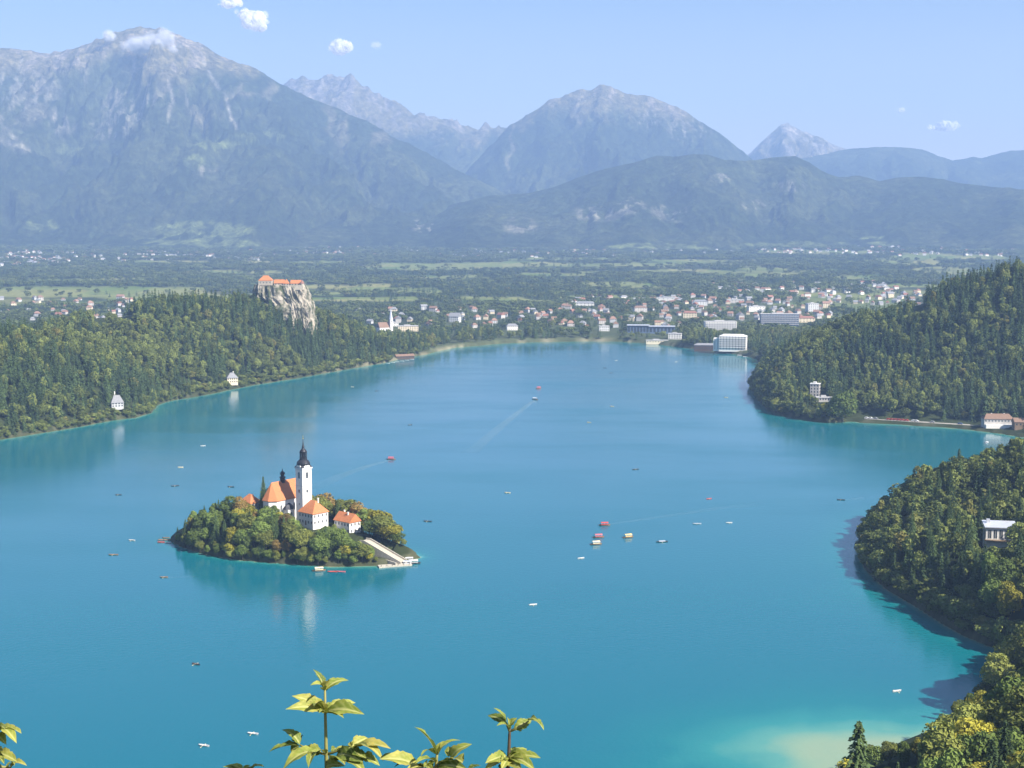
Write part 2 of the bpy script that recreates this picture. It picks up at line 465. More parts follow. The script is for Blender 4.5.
def lin_mask(px, row, lines):
    m = np.zeros(len(px))
    P = np.stack([px, row], 1)
    for pts, w in lines:
        d, i, t = seg_dist(P, np.array(pts, float), closed=False)
        m = np.maximum(m, np.clip(1.3 - d / w, 0, 1))
    return m
def mountain(name, prof, D, front, treeline, rock, seed, jag=0.0, spur=260.0, lines=(), meadow=(), crags=(), steep=1.25, step=1.6, wiggle=900, rockhi=0.26):
    prof = np.array(prof, float)
    pxs = np.arange(prof[0, 0], prof[-1, 0], step)
    rows = np.interp(pxs, prof[:, 0], prof[:, 1])
    az = np.arctan((pxs - 512) / F)
    ridge_d = D + wiggle * (fbm(pxs / 130 + seed, pxs * 0 + seed, 3) - 0.5)
    zr = np.array([at_depth(p, r, d).z for p, r, d in zip(pxs, rows, ridge_d)])
    ts = np.concatenate([np.linspace(-0.35, 0, 12)[:-1], np.linspace(0, 1, 190) ** 1.15])
    T, _ = np.meshgrid(ts, pxs, indexing='ij')
    Yd = ridge_d[None, :] - front * T
    X = ((pxs - 512) / F)[None, :] * Yd / CP * 1.0
    X = ((pxs - 512) / F)[None, :] * (Yd)     # straight lines of sight fan out from the origin of the survey
    base = plain(X.ravel(), Yd.ravel()).reshape(X.shape) - 25
    Tp = np.clip(T, 0, 1)
    sm = vnoise(X / 1500 + seed, Yd / 2600) * 0.45 + steep
    prf = (1 - Tp) ** sm
    Z = base + (zr[None, :] - base) * prf
    # spurs and gullies running down the slope
    u = X / 560 + 1.6 * (fbm(X / 1100, Z / 500 + Yd / 1500, 4) - .5) + seed * 3
    g = ridged(u, Yd / 2300 + seed + .8 * fbm(X / 400, Z / 300, 3), 6, 0.6) - 0.62
    env = np.clip(Tp * 5, 0, 1) * np.clip((1 - Tp) * 2.2, 0, 1)
    rel = np.clip((zr[None, :] - base) / 900, 0.12, 1)
    Z = Z + spur * g * env * rel * 1.6
    fine = fbm(X / 120 + seed, Yd / 120, 4) - 0.5
    Z = Z + fine * 60 * env * rel
    Z = Z + jag * (ridged(X / 170 + seed, Yd / 240, 4) - .6) * np.exp(-Tp * 9) * np.clip((T + 0.02) * 40 + 1, 0, 1)
    back = T < 0
    Z = np.where(back, zr[None, :] + (T / 0.35) * 500 , Z)
    x, y, z = X.ravel(), Yd.ravel(), Z.ravel()
    ppx, ppy = project(x, y, z)
    forest = np.array([0.038, 0.052, 0.020]); light = np.array([0.075, 0.088, 0.036]); alp = np.array([0.19, 0.165, 0.085])
    rk = np.array(rock)
    fv = fbm(x / 420 + seed, y / 420, 5, 0.6)
    c = forest[None] + (light - forest)[None] * np.clip((fv - 0.47) * 5, 0, 1)[:, None]
    alt = z + 420 * (fbm(x / 300, y / 900 + seed, 5, 0.6) - 0.5) + 260 * g.ravel()
    a1 = np.clip((alt - treeline) / 170, 0, 1)[:, None]
    c = c * (1 - a1) + alp * a1
    rmask = np.clip((fbm(x / 90, y / 220 + seed, 5, 0.65) - 0.50) * 7 + (alt - treeline - 260) / 420, 0, 1)[:, None] * a1
    c = c * (1 - rmask) + rk * rmask
    gl = ridged(x / 210 + 1.3 * (fbm(x / 500, z / 260, 3) - .5) + seed, z / 1500 + y / 3500, 3, .55)
    gm_ = (np.clip((gl - .80) * 10, 0, 1) * np.clip((z - treeline + 620) / 260, 0, 1) * np.clip((fbm(x / 380 + 7, z / 420 + seed, 3) - .42) * 7, 0, 1))[:, None] * .5
    c = c * (1 - gm_) + np.array([0.27, 0.235, 0.165]) * gm_
    wpx = ppx + 7 * (fbm(x / 150, y / 150, 3) - .5); wpy = ppy + 5 * (fbm(x / 130 + 9, y / 130, 3) - .5)
    if lines:
        m = lin_mask(wpx, wpy, lines)[:, None] * np.clip((fbm(x / 70, y / 200, 4) - 0.28) * 5, 0, 1)[:, None]
        m = m * .75; c = c * (1 - m) + np.array([0.34, 0.31, 0.25]) * m
    for cx, cy, rx, ry in crags:
        q = ((wpx - cx) / rx) ** 2 + ((wpy - cy) / ry) ** 2
        m = (np.clip(1.4 - q, 0, 1) * np.clip((fbm(x / 45, y / 170 + 4, 5, .65) - 0.47) * 9, 0, 1))[:, None]
        m = m * .6; c = c * (1 - m) + np.array([0.34, 0.31, 0.25]) * m
    for cx, cy, rx, ry in meadow:
        q = ((wpx - cx) / rx) ** 2 + ((wpy - cy) / ry) ** 2
        m = (np.clip((1.2 - q) * 2.5, 0, 1) * np.clip((fbm(x / 90, y / 90 + 2, 3) - 0.36) * 8, 0, 1))[:, None]
        c = c * (1 - m) + np.array([0.16, 0.19, 0.065]) * m
    me = raw_mesh(name, np.stack([x, y, z], 1), grid_faces(*X.shape)[:, ::-1], smooth=True)
    add_col(me, 'cover', c)
    me.materials.append(mm)
    return tag(link(name, me), kind='structure')

mountain('mountain', [(-420,120),(-250,75),(-120,52),(-40,50),(0,47),(12,48),(28,51),(42,50),(60,53),(82,48),(96,43),(110,38),(122,32),(135,28),(148,27),(160,28),(172,29),(186,35),(204,42),(222,53),(240,61),
          (262,70),(278,81),(300,93),(340,109),(370,123),(400,139),(430,155),(460,171),(490,187),(520,201),(560,222),(610,243)], 11000, 3000, 1290, (0.31,0.265,0.205), 1.3, jag=45, spur=430,
         lines=[([(206,62),(214,80),(224,97),(231,116),(236,132)],2.2),([(168,82),(172,100),(170,118)],2.2),([(0,118),(10,134),(24,148)],3.0),([(0,140),(14,146),(28,150)],3.5),
                ([(55,112),(52,128),(56,142)],2.6),([(88,66),(86,80)],2.2),([(150,84),(146,104)],1.8),([(184,86),(188,104)],1.6),([(20,60),(16,82)],1.6),([(118,92),(110,112)],2.0)],
         meadow=[(215,145,24,5),(258,136,26,3.2),(195,162,10,6),(65,150,20,3.5),(205,230,50,9),(190,243,70,6),(40,225,20,6)], crags=[(20,90,40,22),(130,105,30,20),(60,125,16,10),(205,170,12,6),(110,130,24,10)])
mountain('mountain', [(200,130),(262,100),(298,79),(308,76),(318,77),(330,76),(342,75),(352,75),(362,82),(372,89),(385,99),(396,103),(410,111),(425,116),(440,121),(452,122),(468,128),(485,125),(500,122),(520,124),(560,134),(640,150)],
         14500, 2600, 1050, (0.25,0.22,0.185), 4.1, jag=150, spur=330, steep=1.1)
mountain('mountain', [(420,215),(452,190),(472,165),(488,149),(500,135),(512,124),(524,117),(536,109),(548,99),(560,96),(576,90),(590,89),(598,84),(608,86),(622,92),(636,95),(650,97),(664,102),(680,110),(698,121),(716,133),(736,147),(760,167),(790,190),(830,220)],
         13000, 2900, 1150, (0.28,0.24,0.18), 7.7, jag=40, spur=400, crags=[(690,130,22,12),(650,118,20,8)])
mountain('mountain', [(690,190),(735,165),(748,153),(757,144),(768,134),(778,125),(784,123),(792,128),(800,131),(808,136),(818,137),(830,144),(846,150),(870,170),(910,195),(960,215)],
         16500, 3300, 760, (0.32,0.285,0.235), 9.2, jag=60, spur=420)
mountain('mountain', [(700,215),(760,176),(800,158),(820,154),(840,150),(858,148),(880,147),(900,148),(917,149),(926,153),(936,157),(948,161),(956,159),(966,157),(976,158),(990,154),(1004,150),(1018,150),(1040,154),(1100,160),(1250,140),(1450,170)],
         15000, 3300, 1700, (0.25,0.25,0.22), 12.6, spur=240, jag=20)
mountain('mountain', [(330,246),(400,225),(450,205),(490,196),(530,193),(556,186),(580,177),(600,170),(620,165),(640,160),(655,156),(672,157),(690,154),(706,155),(722,160),(740,161),(760,159),(776,157),(792,156),(806,162),(818,171),(836,177),(856,176),(876,181),(892,178),(915,177),(940,179),(960,184),(985,186),(1024,190),(1080,188),(1200,200),(1400,205)],
         9600, 1700, 1500, (0.30,0.28,0.24), 15.1, spur=230, jag=14, wiggle=1300, steep=0.95,
         crags=[(598,213,26,7),(672,212,20,9),(630,206,16,8),(520,225,16,8),(720,178,10,5),(790,185,16,6),(755,205,14,5),(400,228,14,6)], meadow=[(790,246,60,4),(880,240,20,5),(660,247,60,3)])
mountain('foothill', [(-420,215),(-200,222),(-80,214),(0,222),(40,232),(80,226),(120,214),(160,222),(200,205),(240,212),(280,228),(330,214),(370,206),(400,212),(440,221),(470,228),(510,236),(560,246)],
         8900, 1000, 1500, (0.30,0.28,0.24), 18.9, spur=110, wiggle=900, steep=0.9, crags=[(25,228,18,7),(190,212,14,6),(425,226,14,7)], meadow=[(205,243,60,4),(235,235,30,4),(40,240,26,3)])

# ------------------------------------------------------------------ haze: one closed box of thin even air
HX, HY0, HY1, HZ0, HZ1 = 11500.0, -2500.0, 18200.0, -90.0, 1930.0
hz = MB().box(-HX, HX, HY0, HY1, HZ0, HZ1)
hm = bpy.data.materials.new('haze_air'); hm.use_nodes = True
hnt = hm.node_tree; hnt.nodes.clear()
ho = hnt.nodes.new('ShaderNodeOutputMaterial'); hv = hnt.nodes.new('ShaderNodeVolumePrincipled')
hv.inputs['Color'].default_value = (0.375, 0.585, 1.0, 1)
hv.inputs['Density'].default_value = 0.000082
hv.inputs['Anisotropy'].default_value = 0.0
hnt.links.new(hv.outputs[0], ho.inputs['Volume'])
haze = hz.build('haze', hm)
tag(haze, kind='stuff')
# ================================================================== WHERE THE BUILDINGS STAND (so that no tree grows in them)
def on_ground(px, row):
    """point of the land seen in that direction"""
    d = ray(px, row)
    ts = np.geomspace(60, 12000, 1400)
    x = d.x * ts; y = d.y * ts; z = CAM_Z + d.z * ts
    g, _ = height(x, y); g = np.maximum(g, 0)
    hit = np.nonzero(z <= g)[0]
    if len(hit) == 0: return at_depth(px, row, 9000)
    i = hit[0]
    if i == 0: return Vector((x[0], y[0], g[0]))
    a = (z[i-1] - g[i-1]); b = (z[i] - g[i]); t = a / (a - b) if a != b else 0
    tt = ts[i-1] + (ts[i] - ts[i-1]) * t
    return Vector((d.x * tt, d.y * tt, CAM_Z + d.z * tt))
CLEAR = []      # (x, y, radius) kept free of trees
SIGHT = []      # (px, row of foot, half width px, height px, distance): what stands open towards the lake
def reserve(p, r, hw_px=None, h_px=None):
    CLEAR.append((p.x, p.y, r))
    if hw_px:
        px, row = project(np.array([p.x]), np.array([p.y]), np.array([p.z]))
        SIGHT.append((float(px[0]), float(row[0]), hw_px, h_px, p.y))
SITES = {}
for key, px, row, r, hw, h in [
    ('shore_villa', 232, 383, 10, 4, 5), ('woodland_villa', 117, 407, 9, 3, 6), ('parish_church', 384, 334, 20, 9, 13), ('hotel_white', 733, 350, 30, 17, 15),
    ('hotel_white_low', 708, 350, 26, 18, 8), ('hotel_mid', 720, 331, 30, 17, 11), ('hotel_slab', 779, 326, 36, 21, 13), ('hall', 652, 333, 40, 24, 10), ('pool_house', 675, 339, 15, 8, 7),
    ('terrace', 657, 343, 18, 14, 3), ('tower_villa', 815, 397, 10, 6, 12), ('kiosk', 824, 401, 8, 6, 3), ('inn', 997, 427, 20, 17, 13), ('inn_side', 1021, 427, 12, 9, 9), ('lodge', 999, 546, 11, 15, 22),
    ('low_hotel', 408, 331, 22, 12, 7), ('long_house', 393, 326, 14, 8, 5), ('gable_house', 455, 322, 16, 8, 8), ('white_house', 512, 330, 14, 10, 6), ('park_pavilion', 604, 331, 14, 7, 6)]:
    p = on_ground(px, row); SITES[key] = p; reserve(p, r, hw, h)
for k in range(24):                                     # the lakeside road of the right shore stays open
    q = on_level(866 + k * 7, 422.8 + k * 0.44); CLEAR.append((q.x, q.y + 11, 14))
SIGHT += [(304, 312, 11, 30, 2150.0), (284, 298, 10, 15, 2130.0), (264, 288, 9, 9, 2120.0), (404, 360, 10, 6, 2300.0)]
# houses of the town, of the village to the left and of the gardens between
hrng = random.Random(17)
def on_plain(px, row):
    lo, hi = 2400.0, 9000.0
    for _ in range(40):
        m = (lo + hi) / 2; x = (px - 512) / F * m
        r = float(project(np.array([x]), np.array([m]), plain(np.array([x]), np.array([m])))[1][0])
        if r > row: lo = m
        else: hi = m
    x = (px - 512) / F * m * (CP + (CAM_Z - float(plain(np.array([x]), np.array([m]))[0])) / m * SP)
    return Vector((x, m, float(plain(np.array([x]), np.array([m]))[0])))
HOUSES = []
def house_zone(n, px0, px1, r0, r1, where, bias=1.0):
    tries = 0
    while n > 0 and tries < 4000:
        tries += 1
        px = hrng.uniform(px0, px1); row = r0 + (r1 - r0) * hrng.random() ** bias
        p = on_plain(px, row)
        if field_mask(np.array([px]), np.array([row]))[0] > .5: continue
        if any((p.x - q[0].x) ** 2 + (p.y - q[0].y) ** 2 < 19 ** 2 for q in HOUSES): continue
        if any((p.x - s.x) ** 2 + (p.y - s.y) ** 2 < 45 ** 2 for s in SITES.values()): continue
        HOUSES.append((p, where)); reserve(p, 8, *((2.4, 4) if hrng.random() < .5 else ())); n -= 1
for q_ in [(668,301),(700,306),(756,311),(690,318),(806,322),(812,312),(585,306),(735,303),(640,312)]:
    p = on_plain(*q_); SITES['block%d' % q_[0]] = p; reserve(p, 24, 8, 6)
house_zone(44, -22, 132, 298, 322, 'village')
house_zone(96, 660, 830, 297, 322, 'town')
house_zone(38, 560, 690, 305, 330, 'town')
house_zone(30, 830, 925, 292, 306, 'outskirts')
house_zone(34, 440, 580, 309, 328, 'gardens')
house_zone(14, 355, 440, 308, 326, 'church')
# ------------------------------------------------------------------ trees: shapes
def unit(v): return v / np.maximum(np.linalg.norm(v, axis=1, keepdims=True), 1e-9)
def leaf_quads(c, n, s, rng, aspect=0.66, jit=0.42):
    m = len(c)
    n = unit(n + jit * rng.normal(size=(m, 3)))
    t = unit(np.cross(n, rng.normal(size=(m, 3)))); b = np.cross(n, t)
    s = s[:, None]
    bend = n * s * 0.22
    v = np.stack([c + t * s, c + b * s * aspect + bend, c - t * s, c - b * s * aspect + bend], 1).reshape(-1, 3)
    return v, np.arange(4 * m).reshape(m, 4)
def broadleaf_crown(name, seed, nlobes, per, size, wide=0.33, tall=0.40, zc=0.60, light=0.0):
    rng = np.random.default_rng(seed)
    C = []; Nn = []; S = []
    lob = []
    for k in range(nlobes):
        d = rng.normal(size=3); d /= np.linalg.norm(d)
        d[2] = d[2] * 0.9 + 0.1
        rr_ = 0.45 + 0.4 * rng.random()
        taper = 1.0 - 0.35 * max(d[2], 0)
        c = np.array([d[0] * wide * rr_ * taper, d[1] * wide * rr_ * taper, zc + d[2] * tall * rr_])
        lob.append((c, (0.12 + 0.09 * rng.random()) * (wide / 0.33)))
    lob.append((np.array([0, 0, zc]), 0.19 * wide / .33))
    for c, r in lob:
        d = unit(rng.normal(size=(per, 3)))
        d[:, 2] = np.where((d[:, 2] < -0.3) & (rng.random(per) < 0.6), -d[:, 2], d[:, 2])
        rad = r * (0.72 + 0.42 * rng.random((per, 1)))
        p = c + d * rad * np.array([1, 1, 0.9])
        ok = np.ones(per, bool)
        for c2, r2 in lob:
            if c2 is c: continue
            ok &= np.linalg.norm(p - c2, axis=1) > r2 * 0.72
        C.append(p[ok]); Nn.append(d[ok]); S.append(size * (0.6 + 0.8 * rng.random(ok.sum())))
    v, f = leaf_quads(np.concatenate(C), np.concatenate(Nn), np.concatenate(S), rng)
    return raw_mesh(name, v, f)
def spruce_crown(name, seed, levels, per, wide=0.17, size=0.05, dens=3):
    rng = np.random.default_rng(seed)
    C = []; T = []; S = []
    for i in range(levels):
        u = (i + rng.random() * 0.6) / levels
        z = 0.06 + 0.93 * u
        rad = wide * (1 - u) ** 0.85 * (0.8 + 0.35 * rng.random()) + 0.008
        nb = max(4, int(per * (1 - 0.6 * u)))
        a0 = rng.random() * 6.28
        for k in range(nb):
            a = a0 + 6.283 * k / nb + rng.normal() * 0.2
            L = rad * (0.75 + 0.45 * rng.random())
            for j in range(dens):
                q = (j + 0.55 + 0.4 * rng.random()) / dens
                C.append((math.cos(a) * L * q, math.sin(a) * L * q, z - L * q * q * 0.45 + rng.normal() * 0.006))
                T.append((math.cos(a), math.sin(a), -0.35 - 0.4 * q)); S.append(size * (1.1 - 0.45 * q) * (1 - 0.45 * u))
    C = np.array(C); T = unit(np.array(T) + 0.22 * rng.normal(size=(len(C), 3))); S = np.array(S)[:, None]
    up = np.array([0, 0, 1.0]) + 0.5 * rng.normal(size=(len(C), 3))
    b = unit(np.cross(T, up)); n = np.cross(b, T)
    v = np.stack([C + T * S, C + b * S * 0.55 - n * S * .2, C - T * S * 0.8, C - b * S * 0.55 - n * S * .2], 1).reshape(-1, 3)
    return raw_mesh(name, v, np.arange(len(v)).reshape(-1, 4))
def trunk_mesh(name, seed, conifer=False):
    rng = random.Random(seed); m = MB()
    if conifer:
        m.tube([(0,0,-0.03),(0.002,0,0.3),(0,0.002,0.7),(0,0,0.97)], [0.016,0.012,0.007,0.001], 6)
    else:
        top = (rng.uniform(-.03,.03), rng.uniform(-.03,.03), 0.45)
        m.tube([(0,0,-0.04),(top[0]*.3,top[1]*.3,0.2),top,(top[0]*1.5,top[1]*1.2,0.78)], [0.026,0.02,0.014,0.003], 6)
        for k in range(5):
            a = 1.25 * k + rng.random(); z0 = 0.24 + 0.06 * k
            m.tube([(top[0]*z0/.45,top[1]*z0/.45,z0),(math.cos(a)*.1,math.sin(a)*.1,z0+.11),(math.cos(a)*.2,math.sin(a)*.2,z0+.26)], [0.011,0.008,0.002], 5)
    return m.mesh(name, bark, True)
bark = simple_mat('bark', (0.085, 0.068, 0.05), 0.9, 0.35, 14)
def foliage(name, dark, lightc, rust=None, trans=0.13):
    m, nt, b = new_mat(name)
    oi = N(nt, 'ShaderNodeObjectInfo')
    n = noise_node(nt, 7.0, 3, 0.6)
    r1 = ramp(nt, n.outputs[0], [(0.32, dark), (0.68, lightc)])
    mid = tuple((a + c) / 2 for a, c in zip(dark, lightc))
    stops = [(0.0, tuple(c * 0.55 for c in mid)), (0.4, mid), (0.85, tuple(c * 1.6 for c in lightc))]
    if rust: stops += [(0.93, tuple(c * 1.5 for c in lightc)), (1.0, tuple(rust))]
    r2 = ramp(nt, oi.outputs['Random'], stops)
    col = mixc(nt, 0.55, r1.outputs[0], r2.outputs[0])
    nt.links.new(col, b.inputs['Base Color'])
    b.inputs['Roughness'].default_value = 0.75; b.inputs['Specular IOR Level'].default_value = 0.12
    tr = N(nt, 'ShaderNodeBsdfTranslucent'); nt.links.new(mixc(nt, 1.0, col, (1.25, 1.3, 0.6), 'MULTIPLY'), tr.inputs['Color'])
    mx = N(nt, 'ShaderNodeMixShader'); mx.inputs[0].default_value = trans
    nt.links.new(b.outputs[0], mx.inputs[1]); nt.links.new(tr.outputs[0], mx.inputs[2])
    nt.links.new(mx.outputs[0], nt.nodes['Material Output'].inputs['Surface'])
    return m
LEAF = {
    'green':  foliage('green_foliage',  (0.068,0.104,0.024), (0.142,0.188,0.043)),
    'olive':  foliage('olive_foliage',  (0.102,0.124,0.026), (0.204,0.217,0.050)),
    'yellow': foliage('yellow_foliage', (0.163,0.160,0.024), (0.306,0.275,0.036)),
    'rust':   foliage('rust_foliage',   (0.122,0.090,0.029), (0.224,0.152,0.043)),
    'dark':   foliage('dark_needles',   (0.030,0.055,0.022), (0.068,0.101,0.034)),
    'mixed':  foliage('mixed_foliage',  (0.068,0.096,0.024), (0.156,0.177,0.046), rust=(0.231,0.174,0.048)),
    'plain':  foliage('plain_foliage',  (0.047,0.070,0.022), (0.102,0.124,0.036), rust=(0.136,0.115,0.042)),
}
NEAR_B = [broadleaf_crown('broadleaf_crown', 100+i, 22 + 3*i % 9, 210, 0.028, wide=(.30,.24,.34,.21,.28)[i], tall=(.37,.42,.36,.44,.40)[i]) for i in range(5)]
NEAR_S = [spruce_crown('spruce_crown', 200+i, 40, 13, 0.17+.02*i, 0.038, 5) for i in range(3)]
TRK_B = [trunk_mesh('broadleaf_trunk', 5+i) for i in range(2)]
TRK_S = [trunk_mesh('spruce_trunk', 9, True)]
for me in NEAR_B: me.materials.append(LEAF['green'])
for me in NEAR_S: me.materials.append(LEAF['dark'])
# plainer shapes for the far woods
wood_src = bpy.data.collections.new('wood_sources'); far_src = bpy.data.collections.new('far_wood_sources')
def src(col, name, me, mat, scale):
    me.materials.append(mat); o = bpy.data.objects.new(name, me); col.objects.link(o); return o
for i in range(4): src(wood_src, 'a_broadleaf_%d' % i, broadleaf_crown('wood_broadleaf', 300+i, 13, 62, 0.052, wide=(.31,.25,.34,.22)[i], tall=(.38,.41,.36,.43)[i]), LEAF['mixed'], 1)
for i in range(3): src(wood_src, 'b_spruce_%d' % i, spruce_crown('wood_spruce', 330+i, 15, 9, 0.17+.015*i, 0.085, 2), LEAF['dark'], 1)
for i in range(3): src(far_src, 'c_broadleaf_%d' % i, broadleaf_crown('far_broadleaf', 350+i, 7, 22, 0.11, wide=0.40, tall=0.36, zc=.5), LEAF['plain'], 1)
for i in range(2): src(far_src, 'd_spruce_%d' % i, spruce_crown('far_spruce', 370+i, 7, 6, 0.20, 0.16, 2), LEAF['dark'], 1)

# ------------------------------------------------------------------ trees: where they grow
def scatter(y0, y1, gap, span, rng):
    ny = int((y1 - y0) / gap)
    X = []; Y = []
    for j in range(ny):
        yy = y0 + j * gap
        hw = span * yy + 60
        n = int(2 * hw / gap)
        xs = -hw + (np.arange(n) + rng.random(n)) * gap
        X.append(xs); Y.append(yy + rng.random(n) * gap)
    return np.concatenate(X), np.concatenate(Y)
def openness(x, y, z, hgt, px, row, s, rng):
    ok = np.ones(len(x), bool)
    for cx, cy, r in CLEAR: ok &= (x - cx) ** 2 + (y - cy) ** 2 > r * r
    top = row - hgt / np.maximum(y, 1) * F
    for bpx, brow, hw, hp, D in SIGHT:
        ok &= ~((np.abs(px - bpx) < hw + 3) & (y < D) & (top < brow - 0.35 * hp) & (row > brow - hp))
    return ok
rng = np.random.default_rng(21)
# woods by the lake (to 2600 m)
def shore_scatter(n_, rng):
    L_ = np.linalg.norm(np.roll(SHORE, -1, 0) - SHORE, axis=1); q = rng.random(n_) * L_.sum(); cs_ = np.cumsum(L_); i = np.searchsorted(cs_, q)
    i = np.minimum(i, len(SHORE) - 1); t = (q - (cs_[i] - L_[i])) / L_[i]
    p = SHORE[i] + (np.roll(SHORE, -1, 0)[i] - SHORE[i]) * t[:, None]
    return p[:, 0] + rng.normal(0, 5, n_), p[:, 1] + rng.normal(0, 5, n_)
sx_, sy_ = shore_scatter(5200, rng)
sk = (sy_ > 500) & (sy_ < 2250 + 400 * rng.random(len(sy_))) & (np.abs(sx_) < .45 * sy_ + 40)
sk &= ~((sx_ > 330) & (sy_ > 1380) & (sy_ < 1600) & (rng.random(len(sx_)) < .9))
sx_, sy_ = sx_[sk], sy_[sk]
bx, by = scatter(215, 2650, 8.6, 0.43, rng)
nbig = len(bx); bx = np.concatenate([bx, sx_]); by = np.concatenate([by, sy_])
bz, bs = height(bx, by)
shoreline = np.arange(len(bx)) >= nbig
bpx, brow = project(bx, by, bz)
isl = inside(np.stack([bx, by], 1), ISLE)
kind_n = fbm(bx / 130, by / 130, 3)
spr = rng.random(len(bx)) < np.clip((kind_n - 0.36) * 2.8, 0.08, 0.85)
spr &= ~((bx > 150) & (by < 1150) & (rng.random(len(bx)) < 0.5))
hgt = np.where(spr, rng.uniform(15, 29, len(bx)), rng.uniform(10, 22, len(bx)))
hgt *= np.where((bs < 12) & ~isl, 0.75, 1.0) * np.where(by < 620, 1.15, 1.0) * np.where((bx < 275) & (bx > 200) & (by > 840) & (by < 1000), .72, 1.0)
spr &= ~shoreline; hgt = np.where(shoreline, rng.uniform(4.5, 10, len(bx)), hgt)
ok = (bs > np.where(shoreline, .4, 1.2)) & ~isl & openness(bx, by, bz, hgt, bpx, brow, bs, rng)
hl = hill(np.stack([bx, by], 1))
# park and gardens of the town shore: loose trees
town = (by > 2080) & (hl < 12) & (bpx > 330)
ok &= ~(town & (rng.random(len(bx)) > np.clip((fbm(bx / 90, by / 60, 3) - 0.33) * 4.0, 0.25, 0.97)))
ok &= ~(town & (bs < 7))
# the open slope below the viewpoint
lim = np.interp(bpx, [835,842,858,880,905,925,940,955,975,1000,1024,1100], [900,748,736,752,744,738,722,706,694,672,656,640])
top = brow - hgt / np.maximum(by, 1) * F
near = (by < 590)
ok &= ~(near & (top < lim) & (np.abs(bpx - 512) < 560))
# young slope above the castle cliff is bare
W = {k: v[ok] for k, v in dict(x=bx, y=by, z=bz, h=hgt, s=spr, px=bpx, row=brow, edge=bs).items()}
size = W['h'] / W['y'] * np.where(np.abs(W['px'] - 512) < 540, 1, 0) * np.where(W['row'] - W['h'] / W['y'] * F < 775, 1, 0)
order = np.argsort(-size)
ONE = order[:112]; REST = np.setdiff1d(order, ONE)

def gn_wood(name, xyz, idx, scl, rot, source):
    me = bpy.data.meshes.new(name)
    me.vertices.add(len(xyz)); me.vertices.foreach_set('co', np.asarray(xyz, dtype=np.float32).ravel())
    a = me.attributes.new('idx', 'INT', 'POINT'); a.data.foreach_set('value', np.asarray(idx, dtype=np.int32))
    a = me.attributes.new('scl', 'FLOAT_VECTOR', 'POINT'); a.data.foreach_set('vector', np.asarray(scl, dtype=np.float32).ravel())
    a = me.attributes.new('rot', 'FLOAT_VECTOR', 'POINT'); a.data.foreach_set('vector', np.asarray(rot, dtype=np.float32).ravel())
    o = link(name, me)
    ng = bpy.data.node_groups.new(name, 'GeometryNodeTree')
    ng.interface.new_socket('Geometry', in_out='INPUT', socket_type='NodeSocketGeometry')
    ng.interface.new_socket('Geometry', in_out='OUTPUT', socket_type='NodeSocketGeometry')
    gi = ng.nodes.new('NodeGroupInput'); go = ng.nodes.new('NodeGroupOutput')
    ip = ng.nodes.new('GeometryNodeInstanceOnPoints'); ci = ng.nodes.new('GeometryNodeCollectionInfo')
    ci.inputs['Collection'].default_value = source
    ci.inputs['Separate Children'].default_value = True; ci.inputs['Reset Children'].default_value = True
    ip.inputs['Pick Instance'].default_value = True
    def named(n, t):
        q = ng.nodes.new('GeometryNodeInputNamedAttribute'); q.data_type = t; q.inputs['Name'].default_value = n
        return [s for s in q.outputs if s.enabled and s.name == 'Attribute'][0]
    ng.links.new(gi.outputs[0], ip.inputs['Points']); ng.links.new(ci.outputs[0], ip.inputs['Instance'])
    ng.links.new(named('idx', 'INT'), ip.inputs['Instance Index'])
    ng.links.new(named('rot', 'FLOAT_VECTOR'), ip.inputs['Rotation']); ng.links.new(named('scl', 'FLOAT_VECTOR'), ip.inputs['Scale'])
    ng.links.new(ip.outputs[0], go.inputs[0])
    md = o.modifiers.new('wood', 'NODES'); md.node_group = ng
    return tag(o, kind='stuff')
def rots(n, rng): return np.stack([rng.normal(0, .04, n), rng.normal(0, .04, n), rng.random(n) * 6.28], 1)
def wood(name, sel, rng):
    n = len(sel); s = W['s'][sel]
    idx = np.where(s, 4 + rng.integers(0, 3, n), rng.integers(0, 4, n))
    h = W['h'][sel]; w = np.where(s, rng.uniform(0.85, 1.15, n), np.clip(15.5 / h, .8, 1.6) * rng.uniform(0.85, 1.2, n))
    gn_wood(name, np.stack([W['x'][sel], W['y'][sel], W['z'][sel] - 0.3], 1), idx, np.stack([h * w, h * w, h], 1), rots(n, rng), wood_src)
wood('forest', REST, rng)
# woods, hedges and garden trees of the plain
fx, fy = scatter(2650, 8600, 17.0, 0.40, rng)
keepn = rng.random(len(fx)) < np.interp(fy, [2650, 4200, 5500, 8600], [1.0, 0.85, 0.55, 0.42])
fx, fy = fx[keepn], fy[keepn]
fz = plain(fx, fy); fpx, frow = project(fx, fy, fz)
fh = rng.uniform(9, 17, len(fx)) * np.interp(fy, [2650, 5000, 8600], [1.0, 1.15, 1.35])
fmk = field_at(fpx, frow, fx, fy)
fmk = np.maximum(fmk, field_at(fpx, frow - 0.6 * fh / fy * F, fx, fy))
fmk *= rng.random(len(fx)) < .93
VIL = [(65,303,75,10,.5),(745,305,110,16,.92),(850,302,80,9,.8),(600,312,120,14,.8),(110,258,120,7,.45),(320,252,100,5,.5),(500,250,120,6,.5),(650,252,200,5,.55),(880,250,120,4,.5),(60,262,40,4,.4),(930,298,40,8,.4),(420,315,90,14,.6)]
dens = np.full(len(fx), 0.97)
for cx, cy, wx_, wy_, d_ in VIL:
    q = ((fpx - cx) / wx_) ** 2 + ((frow - cy) / wy_) ** 2
    dens = np.where(q < 1, np.minimum(dens, d_), dens)
wd = fbm(fx / 420 + 4, fy / 300, 4)
dens = dens * (1 - .9 * clearing(fx, fy))
okf = (fmk < 0.4) & (rng.random(len(fx)) < dens) & openness(fx, fy, fz, fh, fpx, frow, fx * 0 + 99, rng)
